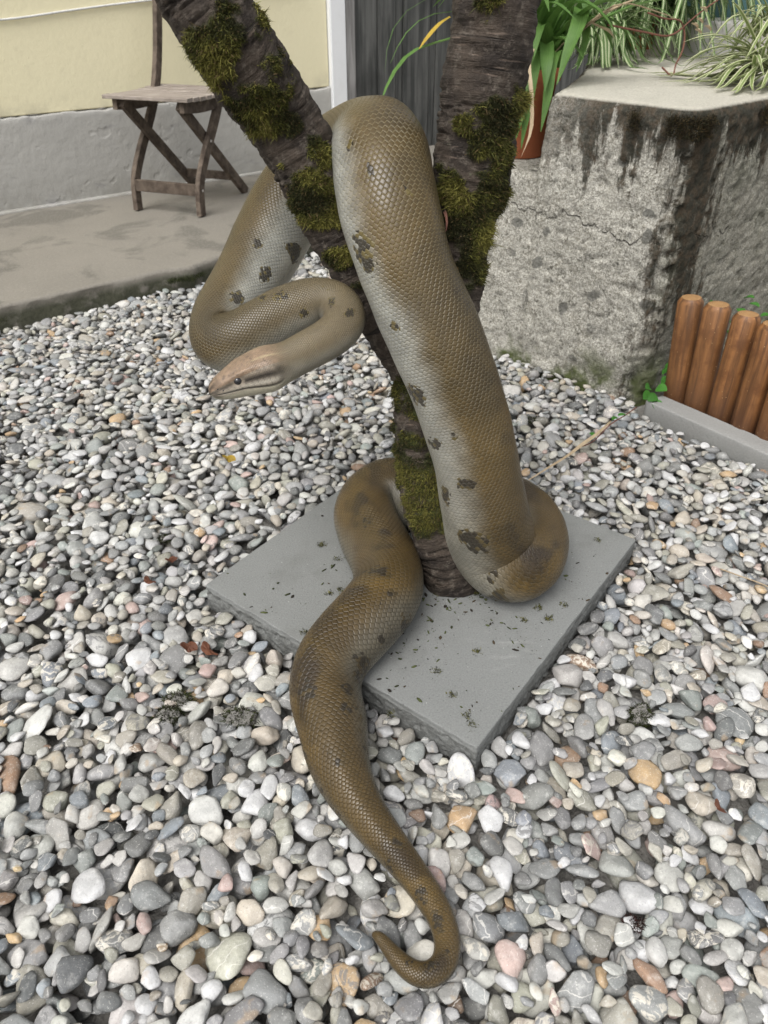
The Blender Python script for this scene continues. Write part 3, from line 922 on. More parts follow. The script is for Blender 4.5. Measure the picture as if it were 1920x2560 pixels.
MSP = {}
def limb(name, rows, parent, seed, mossf, seg=96, res=.0022, cap_top=False):
    D, s = catmull(px_path(rows), None)
    n = int(s[-1]/res); q = np.linspace(0, s[-1], n); D = gsmooth(resample(D, s, q), 8)
    P, r = D[:, :3], D[:, 3]
    T, A, B = frames(P)
    th = np.linspace(0, 2*PI, seg, endpoint=False)
    Nn = A[:, None]*np.cos(th)[None, :, None]+B[:, None]*np.sin(th)[None, :, None]
    V = P[:, None]+r[:, None, None]*Nn
    cyl = np.stack([np.cos(th)[None]*.04+0*q[:, None], np.sin(th)[None]*.04+0*q[:, None], q[:, None]+0*th[None]], -1)
    d = .0055*fbm(V, 14, 3, seed)+.0032*fbm(cyl*np.array([1, 1, 3.2]), 30, 4, seed+1)+.0012*fbm(V, 150, 3, seed+2)
    # cross ridges like healed scars
    rg = fbm(cyl*np.array([.45, .45, 2.4]), 26, 3, seed+5)
    d = d-.0055*np.exp(-(rg/.05)**2)*sstep(-.1, .3, fbm(V, 11, 2, seed+6))
    V = V+Nn*d[..., None]
    mm = mossf(V, Nn, q/s[-1], th)
    V = V+Nn*(.0020*np.clip(mm, 0, 1))[..., None]
    me = mesh_np(name, V.reshape(-1, 3), grid_faces(n, seg, True))
    buv = np.stack([np.cos(th)[None]*.04+0*q[:, None], q[:, None]+0*th[None], np.sin(th)[None]*.04+0*q[:, None]], -1)
    attr(me, 'buv', buv.reshape(-1, 3), 'FLOAT_VECTOR'); attr(me, 'moss', np.clip(mm, 0, 1).ravel(), 'FLOAT')
    o = link(name, me, MT['bark']); local(o, parent)
    MSP[name] = (V.reshape(-1, 3), Nn.reshape(-1, 3), np.clip(mm, 0, 1).ravel())
    return o, D

trunk = empty('forked_trunk', tuple(atz(1130, 1440, 0)))
tag(trunk, 'dark mossy forked tree trunk standing on the paving slab inside the snake coils', 'tree trunk')

def blob(V, c, rad):
    return np.exp(-np.sum((V-np.array(c))**2, -1)/rad**2)

LT = [(255, -560, 110, .66), (350, -330, 110, .70), (430, -150, 108, .755), (505, 0, 106, .785), (560, 82, 106, .80), (612, 160, 104, .83), (640, 205, 101, .85), (686, 271, 97, .88), (742, 365, 92, .905), (792, 460, 86, .925), (842, 565, 78, .945), (898, 680, 68, .97), (955, 790, 62, .995), (1010, 880, 60, 1.02), (1045, 960, 60, 1.035)]
RT = [(1285, -560, 122, .75), (1262, -300, 116, .79), (1248, -100, 110, .83), (1240, 0, 106, .845), (1229, 105, 106, .865), (1213, 200, 106, .885), (1198, 295, 101, .905), (1181, 400, 97, .925), (1166, 500, 90, .945), (1146, 600, 80, .96), (1136, 700, 68, .975), (1122, 800, 66, .99), (1092, 900, 62, 1.015), (1058, 980, 62, 1.035)]
TK = [(1058, 900, 60, 1.025), (1056, 960, 66, 1.03), (1054, 1050, 68, 1.04), (1060, 1150, 70, 1.065), (1082, 1270, 72, 1.10), (1118, 1390, 70, 1.13), (1134, 1440, 69, 1.155), (1140, 1462, 69, 1.168)]

def mossL(V, N, t, th):
    m = moss_mask(V, 0)
    face = sstep(-.5, .5, -N[..., 1]*.9+N[..., 2]*.3+N[..., 0]*.15)
    z = V[..., 2]
    c1 = blob(V, at(560, 130, .76), .085); c2 = blob(V, at(690, 190, .81), .085); c3 = blob(V, at(640, 290, .84), .05)
    c4 = blob(V, at(800, 530, .90), .055); c5 = blob(V, at(850, 640, .92), .06); c6 = blob(V, at(815, 360, .87), .035)
    c7 = blob(V, at(500, 60, .75), .045)
    return sstep(.02, .22, m+1.25*np.maximum.reduce([c1, c2, c3, c4, c5, c6, c7*.8])*face-.80)
def mossR(V, N, t, th):
    m = moss_mask(V, 1)
    c1 = blob(V, at(1260, 400, .875), .055); c2 = blob(V, at(1190, 560, .90), .075); c3 = blob(V, at(1290, 250, .85), .05)
    c4 = blob(V, at(1180, 690, .93), .05); c5 = blob(V, at(1200, 10, .80), .03); c6 = blob(V, at(1150, 310, .86), .022); c7 = blob(V, at(1235, 480, .90), .055)
    c8 = blob(V, at(1175, 225, .84), .02)
    return sstep(.02, .22, m+1.25*np.maximum.reduce([c1, c2, c3*.9, c4, c5*.8, c6*.9, c7, c8*.7])-.80)
def mossT(V, N, t, th):
    m = moss_mask(V, 2)
    c1 = blob(V, at(1040, 1130, 1.0), .085); c2 = blob(V, at(1040, 1010, .98), .06); c3 = blob(V, at(1060, 1290, 1.04), .06)
    return sstep(.02, .22, m+1.3*np.maximum.reduce([c1, c2, c3])-.68)
limb('leaning_limb', LT, trunk, 3, mossL)
limb('upright_limb', RT, trunk, 8, mossR)
limb('trunk', TK, trunk, 14, mossT)

# moss fronds: many short curved blades
def fronds(P, N, cols, L, per, seed, name, parent=None, up=.35):
    r_ = np.random.default_rng(seed); n = len(P)*per
    P = np.repeat(P, per, 0)+r_.normal(0, .0012, (n, 3)); N = np.repeat(N, per, 0); cc = np.repeat(cols, per, 0)
    d = unit(N*.9+r_.normal(0, .62, (n, 3))+np.array([0, 0, up*.3])); L = (L if np.ndim(L) == 0 else np.repeat(L, per))*(.5+1.0*r_.random(n))
    cur = unit(r_.normal(0, 1, (n, 3))+np.array([0, 0, -.9])); sd_ = unit(np.cross(d, r_.normal(size=(n, 3))))
    w = (.00022+.00026*r_.random(n))[:, None]
    p0 = P-N*.0006; p1 = P+d*(L*.5)[:, None]+cur*(L*.10)[:, None]; p2 = P+d*(L*.9)[:, None]+cur*(L*.42)[:, None]
    V = np.stack([p0-sd_*w, p0+sd_*w, p1-sd_*w, p1+sd_*w, p2], 1).reshape(-1, 3)
    b = (np.arange(n)*5)[:, None]
    F = np.concatenate([b+[0, 1, 3], b+[0, 3, 2], b+[2, 3, 4]], 0)
    me = mesh_np(name, V, F)
    cc = cc*(.65+.7*r_.random((n, 1)))
    attr(me, 'col', rgba(np.repeat(cc, 5, 0)), 'FLOAT_COLOR')
    o = link(name, me, MT['moss'], None)
    if parent is not None: local(o, parent)
    return o

mcols = np.array([(.045, .047, .012), (.080, .080, .018), (.145, .135, .032), (.024, .025, .009), (.10, .07, .032)])
for nm, cnt_, L0 in (('leaning_limb', 26000, .0021), ('upright_limb', 28000, .0027), ('trunk', 13000, .0018)):
    V, N, m = MSP[nm]
    r_ = np.random.default_rng(5)
    ok = np.nonzero(m > .05)[0]
    pr = m[ok]**1.4*(N[ok, 1] < .55)
    pick = r_.choice(ok, cnt_, p=pr/pr.sum())
    tone = fbm(V[pick], 22, 3, 77)
    ci = np.clip(((tone+.35)/.7*4+r_.normal(0, .7, len(pick))), 0, 3.99)
    order_ = np.array([3, 0, 1, 2])
    cc = mcols[order_[ci.astype(int)]]
    bro = r_.random(len(pick)) < .10; cc[bro] = mcols[4]
    if nm == 'trunk': cc = cc*.75
    L = L0*(.4+1.2*sstep(.3, 1, m[pick]))*(1+.9*tone)*np.exp(.35*r_.normal(size=len(pick)))
    tag(fronds(V[pick], N[pick], cc, L, 2, 9, 'moss', trunk), kind='stuff')

# small curled strap on the upright limb
def blade(name, pts, widths, mat, parent=None, n=14, fold=.15, up=(0, 0, 1), twist=0.0, cols=2):
    pr = np.c_[np.asarray(pts, float), np.asarray(widths, float)]
    D, q = catmull(pr, n); P, w = D[:, :3], np.maximum(np.abs(D[:, 3]), .0002)
    T = unit(np.gradient(P, axis=0)); up = np.asarray(up, float)
    side = unit(np.cross(T, up)+1e-6)
    for i in range(1, n):
        if side[i] @ side[i-1] < 0: side[i] = -side[i]
    nn = np.cross(side, T)
    if twist:
        a = np.linspace(0, twist, n)[:, None]; side, nn = side*np.cos(a)+nn*np.sin(a), nn*np.cos(a)-side*np.sin(a)
    xs = np.linspace(-.5, .5, cols+1)
    V = np.stack([P+side*(w*x)[:, None]+nn*(w*fold*abs(x)*2)[:, None] for x in xs], 1)
    k = cols+1
    F = grid_faces(n, k)
    me = mesh_np(name, V.reshape(-1, 3), F)
    uv = me.uv_layers.new(name='UVMap')
    UVv = np.stack([np.tile(xs+.5, n), np.repeat(q, k)], 1)
    uv.data.foreach_set('uv', UVv[F.ravel()].astype(np.float32).ravel())
    return link(name, me, mat, parent)
o = blade('strap_remnant', [at(1112, 525, .905), at(1118, 535, .89), at(1120, 555, .885), at(1117, 575, .90)], [.006, .0075, .008, .007], MT['wire'], None, 10, -.3, (1, 0, 0))
local(o, trunk)

# ================================================================== SNAKE
def c6(x, y): return (600+x*.4219, 1800+y*.4219)
def c5(x, y): return (700+x*.4822, 1100+y*.4822)
SN = []     # x y z r dx dy dz
def on(p, hw, zb, dor=(-.15, -.1, 1)):
    """body lying on a support at height zb; hw = half width in pixels"""
    r = .03
    for _ in range(12):
        q = atz(p[0], p[1], zb+r*.96); w = (q-_C)@_fw; r = hw*w/FPX
    SN.append([*q, r, *dor])
def fl(x, y, hw, w, dor):
    q = at(x*K, y*K, w); SN.append([*q, hw*K*w/FPX, *dor])
def wd(x, y, z, r, dor): SN.append([x, y, z, r, *dor])

G = -.030
on(c6(788, 1268), 6, G+.010); on(c6(815, 1280), 14, G+.008); on(c6(862, 1318), 18.5, G+.006); on(c6(915, 1392), 22, G+.004); on(c6(960, 1462), 25.5, G)
on(c6(1035, 1520), 29, G); on(c6(1125, 1535), 31, G); on(c6(1205, 1488), 33, G); on(c6(1242, 1400), 33, G)
on(c6(1238, 1300), 33.5, G); on(c6(1210, 1200), 34, G); on(c6(1158, 1100), 36, G); on(c6(1088, 1000), 38, G)
on(c6(1000, 880), 40.5, G); on(c6(903, 760), 45, G); on(c6(805, 640), 51, G); on(c6(715, 520), 57, G); on(c6(645, 400), 66, G)
on(c6(595, 280), 74, G); on(c6(562, 150), 82, G); on(c6(550, 20), 88, G, (-.35, -.1, 1)); on(c5(243, 1370), 90, G, (-.55, -.1, .9)); on(c5(236, 1250), 91, G+.006, (-.65, -.1, .85))
on(c5(285, 1120), 92, G+.014, (-.65, .1, .8)); on(c5(385, 1005), 92, G+.024, (-.6, .3, .85)); on(c5(490, 885), 92, -.001, (-.4, .25, 1)); on(c5(560, 770), 90, .0, (0, .1, 1))
on(c5(552, 650), 87, .0, (.1, 0, 1)); on(c5(505, 545), 84, .0, (.1, -.1, 1)); on(c5(450, 440), 80, .0, (-.1, -.1, 1)); on(c5(448, 345), 80, 0, (-.4, .2, 1)); on(c5(520, 280), 84, 0, (-.3, .6, 1)); on(c5(640, 275), 86, 0, (0, .6, 1))
wd(.085, 1.008, .056, .055, (0, .6, 1)); on((1105*K, 1112*K), 80*K, 0, (.4, .5, 1)); on((1146*K, 1148*K), 75*K, 0, (.75, .3, .8)); on((1145*K, 1198*K), 79*K, 0, (.75, -.3, .6))
on((1104*K, 1221*K), 88*K, .0, (.72, -.5, .5)); on((1068*K, 1180*K), 96*K, .012, (.8, -.5, .35))
fl(1046, 1110, 94, 1.05, (.85, -.5, .15)); fl(1034, 1030, 91, 1.018, (.85, -.5, .1)); fl(1020, 960, 92, .99, (.85, -.5, .05)); fl(996, 880, 97, .965, (.85, -.5, 0)); fl(968, 800, 100, .94, (.85, -.5, 0))
fl(925, 700, 103, .915, (.83, -.55, 0)); fl(882, 600, 101, .895, (.8, -.6, 0)); fl(851, 500, 106, .882, (.72, -.7, 0)); fl(830, 400, 108, .88, (.62, -.78, .1)); fl(822, 335, 106, .893, (.5, -.75, .45))
wq = at(800*K, 316*K, .945); wd(*wq, .0550, (.3, -.5, .85)); wq = at(752*K, 332*K, 1.0); wd(*wq, .0545, (-.1, -.2, 1)); wq = at(702*K, 366*K, 1.035); wd(*wq, .0545, (-.5, .1, .85))
fl(652, 410, 84, 1.05, (-.8, .1, .6)); fl(610, 475, 83, 1.05, (-.93, .0, .35)); fl(570, 550, 79, 1.04, (-.95, -.05, .3)); fl(527, 625, 72, 1.015, (-.9, -.2, .35))
fl(484, 692, 68, .985, (-.8, -.4, .45)); fl(476, 742, 66, .965, (-.5, -.5, .7)); fl(524, 735, 63, .95, (-.2, -.4, .9)); fl(590, 693, 60, .945, (-.05, -.3, .95))
fl(655, 662, 57, .943, (0, -.25, 1)); fl(712, 650, 51, .94, (.1, -.2, 1)); fl(745, 677, 48, .925, (.2, -.2, 1)); fl(737, 713, 45, .905, (.1, -.2, 1))
fl(700, 738, 43.5, .893, (-.05, -.25, 1)); fl(655, 762, 42, .886, (-.1, -.18, 1)); fl(622, 780, 41.5, .882, (-.1, -.1, 1))
NB = len(SN)
# head: radius column is the half height; width factors come later
HD = (-.1, -.04, 1)
fl(600, 788, 44, .880, HD); fl(575, 797, 47, .878, HD); fl(548, 807, 45, .875, HD); fl(522, 818, 41.5, .872, HD)
fl(497, 830, 36, .869, HD); fl(476, 840, 29, .866, HD); fl(461, 847, 20, .864, HD); fl(455, 850, 10, .8635, HD); fl(453, 851, 3, .863, HD)
SN = np.array(SN)
D, s = catmull(SN, None)
Ltot = s[-1]
n1 = int((Ltot-.13)/.0026)
q = np.r_[np.linspace(0, Ltot-.13, n1, endpoint=False), np.linspace(Ltot-.13, Ltot, 110)]
D = resample(D, s, q)
sm = gsmooth(D, 6)
blend = np.clip(np.minimum(np.arange(len(q))/10., (len(q)-1-np.arange(len(q)))/60.), 0, 1)[:, None]
D = D*(1-blend)+sm*blend
P = D[:, :3].copy(); r = D[:, 3].copy()
dor = gsmooth(D[:, 4:7], 14)
T = unit(np.gradient(P, axis=0)); 
dor = unit(dor-T*np.sum(dor*T, 1)[:, None]); lat = np.cross(T, dor)
ns, SEG = len(q), 144
th = np.linspace(-PI, PI, SEG, endpoint=False)     # 0 = spine, +-pi = belly
s = q
hd = sstep(Ltot-.108, Ltot-.07, s)                   # head weight
hx = np.clip((s-(Ltot-.092))/.092, 0, 1)              # 0 at the jaw angle .. 1 at the snout
# curvature, to keep the inside of tight bends from folding through itself
Tm = gsmooth(T, 8); kap = np.gradient(Tm, axis=0)/np.gradient(s)[:, None]; kap = gsmooth(kap, 6)
km = np.linalg.norm(kap, axis=1); kd2 = kap/np.maximum(km, 1e-6)[:, None]
cs, sn_ = np.cos(th), np.sin(th)
Nn = dor[:, None]*cs[None, :, None]+lat[:, None]*sn_[None, :, None]
# body section: slightly taller than wide on top, gently flattened belly
rs = np.ones((ns, SEG))
rs = rs*(1+.035*np.exp(-(th[None]/.45)**2)*(r[:, None] > .02)-.05*np.exp(-((np.abs(th)[None]-PI)/.6)**2))
a_in = np.clip(np.einsum('ic,ijc->ij', kd2, Nn), 0, 1)*km[:, None]*r[:, None]
rb = rs/np.power(1+np.power(a_in*1.15, 4), 1/4.)
# gentle muscle and skin undulation
Vtmp = P[:, None]+Nn*r[:, None, None]
rb = rb*(1+.045*fbm(Vtmp, 9, 3, 51)+.012*fbm(Vtmp, 26, 2, 52))
# compression folds inside tight bends
fold_w = sstep(.45, .95, a_in)
rb = rb-.05*fold_w*np.sin(s[:, None]*420+3*fbm(Vtmp, 12, 2, 3))*.6
# head section
sq = np.abs(sn_)[None]; cu = cs[None]
wf = np.interp(hx, [0, .12, .35, .6, .85, 1], [1.12, 1.22, 1.05, .86, .86, .8])[:, None]
htop = np.interp(hx, [0, .3, .6, .9, 1], [.98, .96, .92, .95, 1])[:, None]
hbot = np.interp(hx, [0, .2, .5, .8, 1], [.98, 1.0, .95, .85, .8])[:, None]
ex = 2.5
den = (np.abs(sn_/1.0)[None]/wf)**ex+(np.abs(cs)[None]/np.where(cu > 0, htop, hbot))**ex
rh = den**(-1/ex)
hwt = hd[:, None]
R = (rb*(1-hwt)+rh*hwt)*r[:, None]
adeg = np.degrees(np.abs(th))[None]
# lips: crease of the mouth, bulge of the labials, ridge over the eye, groove behind it
mouth = 104-8*hx[:, None]+4*np.sin(hx[:, None]*5)
mz = sstep(.02, .10, hx)[:, None]*hwt
crease = np.exp(-((adeg-mouth)/3.2)**2)*mz
R = R-crease*.0016
R = R+np.exp(-((adeg-(mouth-12))/9)**2)*mz*.0010
R = R-np.exp(-((adeg-66)/10)**2)*np.exp(-((hx[:, None]-.66)/.16)**2)*.0014
R = R+np.exp(-((adeg-46)/8)**2)*np.exp(-((hx[:, None]-.55)/.17)**2)*.0024
V = P[:, None]+Nn*R[..., None]
# keep resting parts off the slab and gravel: flatten the belly on its support
onslab = in_poly(V[..., 0], V[..., 1], [tuple(x) for x in (SL, SF, SR, SB)])
V[..., 2] = np.where(onslab, np.maximum(V[..., 2], .0012), V[..., 2])

# colours
F3 = V
ang = np.abs(th)[None]+0*s[:, None]
big_ = fbm(F3, 7, 3, 61); mid = fbm(F3, 24, 3, 62); fine = fbm(F3, 60, 3, 63)
t_up = sstep(1.2, 1.75, s)[:, None]             # front half of the animal is paler
g_low = 1-t_up
brown = np.array([.044, .029, .010]); olive = np.array([.066, .045, .015]); gold = np.array([.108, .067, .017])
grey = np.array([.16, .15, .12]); pale_ = np.array([.25, .25, .225]); cream = np.array([.34, .33, .28])
limit = 1.22+.20*t_up+.20*big_+.12*mid
limit = limit+.16*fbm(F3, 11, 2, 66)
dm = 1-sstep(limit-.42, limit+.40, ang+.10*fine)
gg = .22+.50*sstep(-.30, .45, big_)[..., None]
back = brown[None, None]*(1-gg)+gold[None, None]*gg
back = back*(1-.5*t_up[..., None])+olive[None, None]*.5*t_up[..., None]
flank = grey[None, None]*(1-t_up[..., None])+pale_[None, None]*t_up[..., None]
# tail: brown all the way round
tail = 1-sstep(.55, .95, s)[:, None]
flank = flank*(1-.72*tail[..., None])+np.array([.046, .036, .019])*.72*tail[..., None]
flank = flank*(1-sstep(2.0, 2.7, ang)[..., None])+cream*sstep(2.0, 2.7, ang)[..., None]*(1-.5*tail[..., None])+flank*.5*tail[..., None]*sstep(2.0, 2.7, ang)[..., None]
C = back*dm[..., None]+flank*(1-dm[..., None])
C = C*(1+.26*mid+.18*fine)[..., None]
# dusky smudges along the spine
sm_ = sstep(.05, .32, fbm(F3, 19, 3, 71))*dm*np.exp(-(ang/1.0)**2)
C = C*(1-.30*t_up*np.exp(-((th[None]-.15)/.75)**2))[..., None]  # shaded right side of the raised body, painted into the colour
C = C*(1-.6*sm_[..., None]*(.35+.65*g_low[..., None]))
neck = sstep(Ltot-.42, Ltot-.2, s)[:, None]
C = C*(1-.5*neck[..., None])+np.array([.19, .155, .10])*.5*neck[..., None]*(1-.35*(ang/PI)[..., None]+.5*sstep(1.9, 2.6, ang)[..., None])
# head colours
hcol = np.where(ang[..., None] < 1.0, np.array([.235, .165, .112]), np.array([.23, .19, .145]))
hcol = hcol*(1+.25*fbm(F3, 160, 3, 5)+.3*fbm(F3, 420, 2, 6))[..., None]
hcol = hcol*(1-.0*hwt[..., None])
below = sstep(np.radians(98), np.radians(112), ang)[..., None]
hcol = hcol*(1-below)+np.array([.42, .39, .30])*below
hxx = hx[:, None]
stripe = np.exp(-((adeg-(68+10*(1-hxx)))/10)**2)*sstep(.60, .52, hxx)*sstep(.0, .12, hxx)
stripe = np.maximum(stripe*.95, np.exp(-((adeg-76)/13)**2-((hxx-.05)/.09)**2)*1.2)
stripe2 = np.exp(-((adeg-66)/9)**2)*sstep(.66, .74, hxx)*.6
snout = sstep(.82, .95, hxx)*.8
labial = np.exp(-((adeg-91)/10)**2)*sstep(.03, .14, hxx)*.9*(1-snout)
hcol = hcol*(1-labial[..., None])+np.array([.46, .42, .35])*labial[..., None]
lab_lines = (np.abs(((hxx*13)+(adeg-90)*.012) % 1-.5) > .44)*(np.abs(adeg-90) < 13)*(hxx > .08)
hcol = hcol*(1-.35*lab_lines[..., None])
hcol = hcol*(1-.45*(sstep(.42, .62, fbm(F3*np.array([1, 1, 1.]), 260, 2, 9))*(ang < 1.3))[..., None])
dk = np.clip(np.maximum.reduce([stripe, stripe2, snout*(.5+.5*np.sin(th*9))[None], crease*.9]), 0, 1)
hcol = hcol*(1-dk[..., None])+np.array([.010, .007, .005])*dk[..., None]
crownline = np.exp(-((adeg-22-10*(1-hxx))/3.0)**2)*sstep(.5, .2, hxx)*.5
hcol = hcol*(1-crownline[..., None])+np.array([.50, .43, .26])*crownline[..., None]
C = C*(1-hwt[..., None])+hcol*hwt[..., None]
C = np.clip(C, .008, .8)

# dark side spots: position along the body, angle, half length, half angle, strength
SPOTS = [(1.527, -1.92, 0.0095, 0.25, 0.95), (1.537, -1.35, 0.0086, 0.14, 0.8), (1.467, -1.31, 0.0134, 0.25, 1), (1.446, -2.01, 0.0174, 0.19, 0.95), (1.384, -1.35, 0.0148, 0.36, 1), (1.28, -1.35, 0.0063, 0.2, 0.75), (1.599, -1.96, 0.0175, 0.36, 0.72), (1.267, -1.79, 0.0057, 0.54, 0.68), (1.763, -1.61, 0.0186, 0.3, 0.95), (1.693, -1.57, 0.0121, 0.18, 0.85), (1.857, -1.31, 0.005, 0.1, 0.75), (1.828, -1.0, 0.0109, 0.09, 0.3), (1.81, -0.35, 0.0181, 0.13, 0.05), (2.276, -1.92, 0.0133, 0.22, 0.95), (2.211, -2.44, 0.0169, 0.34, 0.9), (2.338, -1.4, 0.0119, 0.25, 0.95), (2.476, -0.04, 0.0057, 0.26, 0.85), (2.242, -1.4, 0.0105, 0.15, 0.65), (2.515, 1.18, 0.0076, 0.22, 0.85), (2.59, 0.57, 0.0153, 0.21, 0.8), (2.609, -0.44, 0.0077, 0.21, 0.7), (2.494, 0.22, 0.0121, 0.28, 0.5), (2.557, 0.39, 0.0141, 0.21, 0.3), (0.614, 0.13, 0.0112, 0.43, 0.7), (0.588, 2.01, 0.0125, 0.41, 0.95), (0.546, 1.75, 0.0074, 0.18, 0.85), (0.494, 1.88, 0.0252, 0.45, 0.98), (0.421, 1.0, 0.0099, 0.25, 1), (0.39, 0.92, 0.0104, 0.4, 1), (0.372, -0.13, 0.0032, 0.08, 0.85), (0.741, -0.39, 0.0167, 0.22, 0.6), (0.432, -0.09, 0.0236, 0.32, 0.45), (0.593, 0.96, 0.0093, 0.18, 0.4), (0.276, 0.04, 0.0103, 0.39, 0.8), (0.224, 0.17, 0.0084, 0.49, 0.95), (0.213, -0.87, 0.0108, 0.67, 0.95), (0.166, -0.52, 0.0113, 0.68, 0.95), (0.133, -0.39, 0.0134, 0.53, 0.95), (0.075, -0.17, 0.0141, 0.51, 0.95), (0.049, -0.31, 0.0093, 0.59, 0.85), (0.338, 0.04, 0.0126, 0.26, 0.6), (0.25, 0.0, 0.0076, 0.31, 0.5), (0.099, 0.09, 0.0065, 0.37, 0.8)]
#@@SPOTS
spot = np.zeros((ns, SEG)); wob = fbm(V, 55, 3, 41)
for s0, a0, ls, la, st in SPOTS:
    dd = ((s[:, None]-s0)/ls)**2+(((th[None]-a0+PI) % (2*PI)-PI)/la)**2
    spot = np.maximum(spot, (.35+.65*st)*np.exp(-(dd*.85)**1.3)*(1 if s0 > .33 else .72))
tailsp = .8*sstep(.08, .34, fbm(np.stack([np.abs(s[:, None]+0*th), np.abs(th)[None]*.05+0*s[:, None], 0*V[..., 0]], -1), 24, 3, 91))*tail*sstep(.7, 1.1, ang)
spot = np.maximum(spot, .62*tailsp)
spot *= (1-hwt)
spot = np.clip(spot*(1+.9*wob), 0, 1)

# scale coordinates, per face corner so that the number of rows may drop towards the tail
NROW = np.where(s < .15, 18, np.where(s < .30, 24, np.where(s < .56, 34, np.where(s < .92, 44, 54))))
step = np.gradient(s)*NROW/(2*PI*np.maximum(r, .012))*.98
svv = .84*np.cumsum(np.gradient(s)*np.interp(s, [0, .15, .3, .56, .92, 5], [17, 21, 29, 39, 49, 54])/(2*PI*np.maximum(gsmooth(r[:, None], 10)[:, 0], .011)))
faces = grid_faces(ns, SEG, True)
me = mesh_np('snake', V.reshape(-1, 3), faces)
fi = np.repeat(np.arange(ns-1), SEG); fj = np.tile(np.arange(SEG), ns-1)
nf = NROW[fi].astype(float)
u0, u1 = fj/SEG*nf, (fj+1)/SEG*nf
v0, v1 = svv[fi], svv[fi+1]
z0 = np.zeros_like(u0)
cor = np.stack([np.stack([u0, -v0, z0], -1), np.stack([u1, -v0, z0], -1), np.stack([u1, -v1, z0], -1), np.stack([u0, -v1, z0], -1)], 1)
attr(me, 'sc', cor.reshape(-1, 3), 'FLOAT_VECTOR', 'CORNER')
attr(me, 'col', rgba(C.reshape(-1, 3)), 'FLOAT_COLOR')
attr(me, 'spot', spot.ravel(), 'FLOAT')
pl_ = np.clip(.12+.75*t_up+.15*big_, 0, 1)*(1-tail*.8)
pl_ = pl_*(1-.85*hwt)
attr(me, 'pale', pl_.ravel(), 'FLOAT')
attr(me, 'amt', np.clip(1-.45*hwt+0*ang, 0, 1).ravel(), 'FLOAT')
# close both ends
snake = empty('snake', tuple(P[np.argmin(np.abs(s-.9))]*[1, 1, 0]))
tag(snake, 'large olive brown python draped over the forked trunk with its tail curling on gravel', 'snake')
body = link('body', me, MT['snake']); local(body, snake)
V_snake, N_snake, s_snake, th_snake, r_snake, P_snake = V.copy(), Nn.copy(), s.copy(), th.copy(), r.copy(), P.copy()
print('snake rings', ns, 'length', Ltot, 'tris', len(faces)*2)
# tip caps
for i in (0, ns-1):
    ringv = V[i]; c_ = ringv.mean(0)
# eyes
def ball(name, c, rad, mat, parent, sx=(1, 1, 1), sub=3):
    Dv, Fv = ico(sub); me = mesh_np(name, Dv*np.array(sx)*rad, Fv)
    o = link(name, me, mat); o.location = c; local(o, parent); return o
ie = np.argmin(np.abs(hx-.62))
for sgn in (-1, 1):
    a = sgn*np.radians(62); j = np.argmin(np.abs(th-a))
    c = V[ie, j]-Nn[ie, j]*.0020
    e = ball('eye', c, .0050, MT['eye'], snake)
    pu = ball('pupil', c, .0024, MT['pupil'], snake, (.55, 1, 1), 2)
    pu.location = c+Nn[ie, j]*.0023
iz = np.argmin(np.abs(hx-.93))
for sgn in (-1, 1):
    for (h_, a_, rr_) in ((.90, 58, .0011), (.84, 74, .0010)):
        iz = np.argmin(np.abs(hx-h_)); j = np.argmin(np.abs(th-sgn*np.radians(a_)))
        ball('nostril' if h_ > .87 else 'heat_pit', V[iz, j]-Nn[iz, j]*.0004, rr_, MT['pupil'], snake, (1, 1, 1), 2)
# ================================================================== FOLDING CHAIR
CO = np.array([-.808, 2.925, .032]); CX = np.array([.945, -.326, 0]); CY = np.array([.326, .945, 0]); CZ = np.array([0, 0, 1.])
def ch(x, y, z): return CO+CX*x+CY*y+CZ*z
chair = empty('folding_chair', tuple(CO)); tag(chair, 'weathered wooden folding chair with slatted seat standing on the patio by the house wall', 'chair')
def cpart(name, pts, side, w, t, mat='chair', n=None):
    o = sweep_rect(name, [ch(*p) for p in pts], side, w, t, MT[mat], None, n); local(o, chair); return o
for sx in (-1, 1):
    x = sx*.137
    cpart('back_post', [(x, -.004, .0), (x, .012, .10), (x, .075, .19), (x, .150, .27), (x, .215, .35), (x, .268, .45), (x, .325, .62), (x, .39, .86)], CY, .036, .019, n=40)
    x2 = sx*.114
    cpart('leg', [(x2, -.012, .365), (x2, .39, .0)], CY, .036, .019)
    # curved side rail under the seat
    rl = cpart('seat_rail', [(x2+sx*.0205, -.03, .362), (x2+sx*.0205, .06, .352), (x2+sx*.0205, .16, .350), (x2+sx*.0205, .30, .362)], CZ, .040, .018, n=16)
    cpart('screw', [(x+sx*.009, .112, .235), (x+sx*.012, .112, .235)], CY, .008, .008, 'screw')
    cpart('screw', [(x+sx*.009, .012, .085), (x+sx*.012, .012, .085)], CY, .008, .008, 'screw')
cpart('stretcher', [(-.128, .000, .088), (.128, .000, .088)], CZ, .040, .016)
cpart('stretcher', [(-.106, .318, .072), (.106, .318, .072)], CZ, .030, .016)
for i in range(8):
    y = -.028+i*.0435
    zz = .383-.006*math.sin(i/7*PI)
    cpart('slat', [(-.170, y, zz), (.170, y, zz)], CY, .036, .012, 'seat')
for z in (.735, .81):
    cpart('back_slat', [(-.137, .342+(z-.68)*.27, z), (.137, .342+(z-.68)*.27, z)], CZ, .045, .012, 'seat')

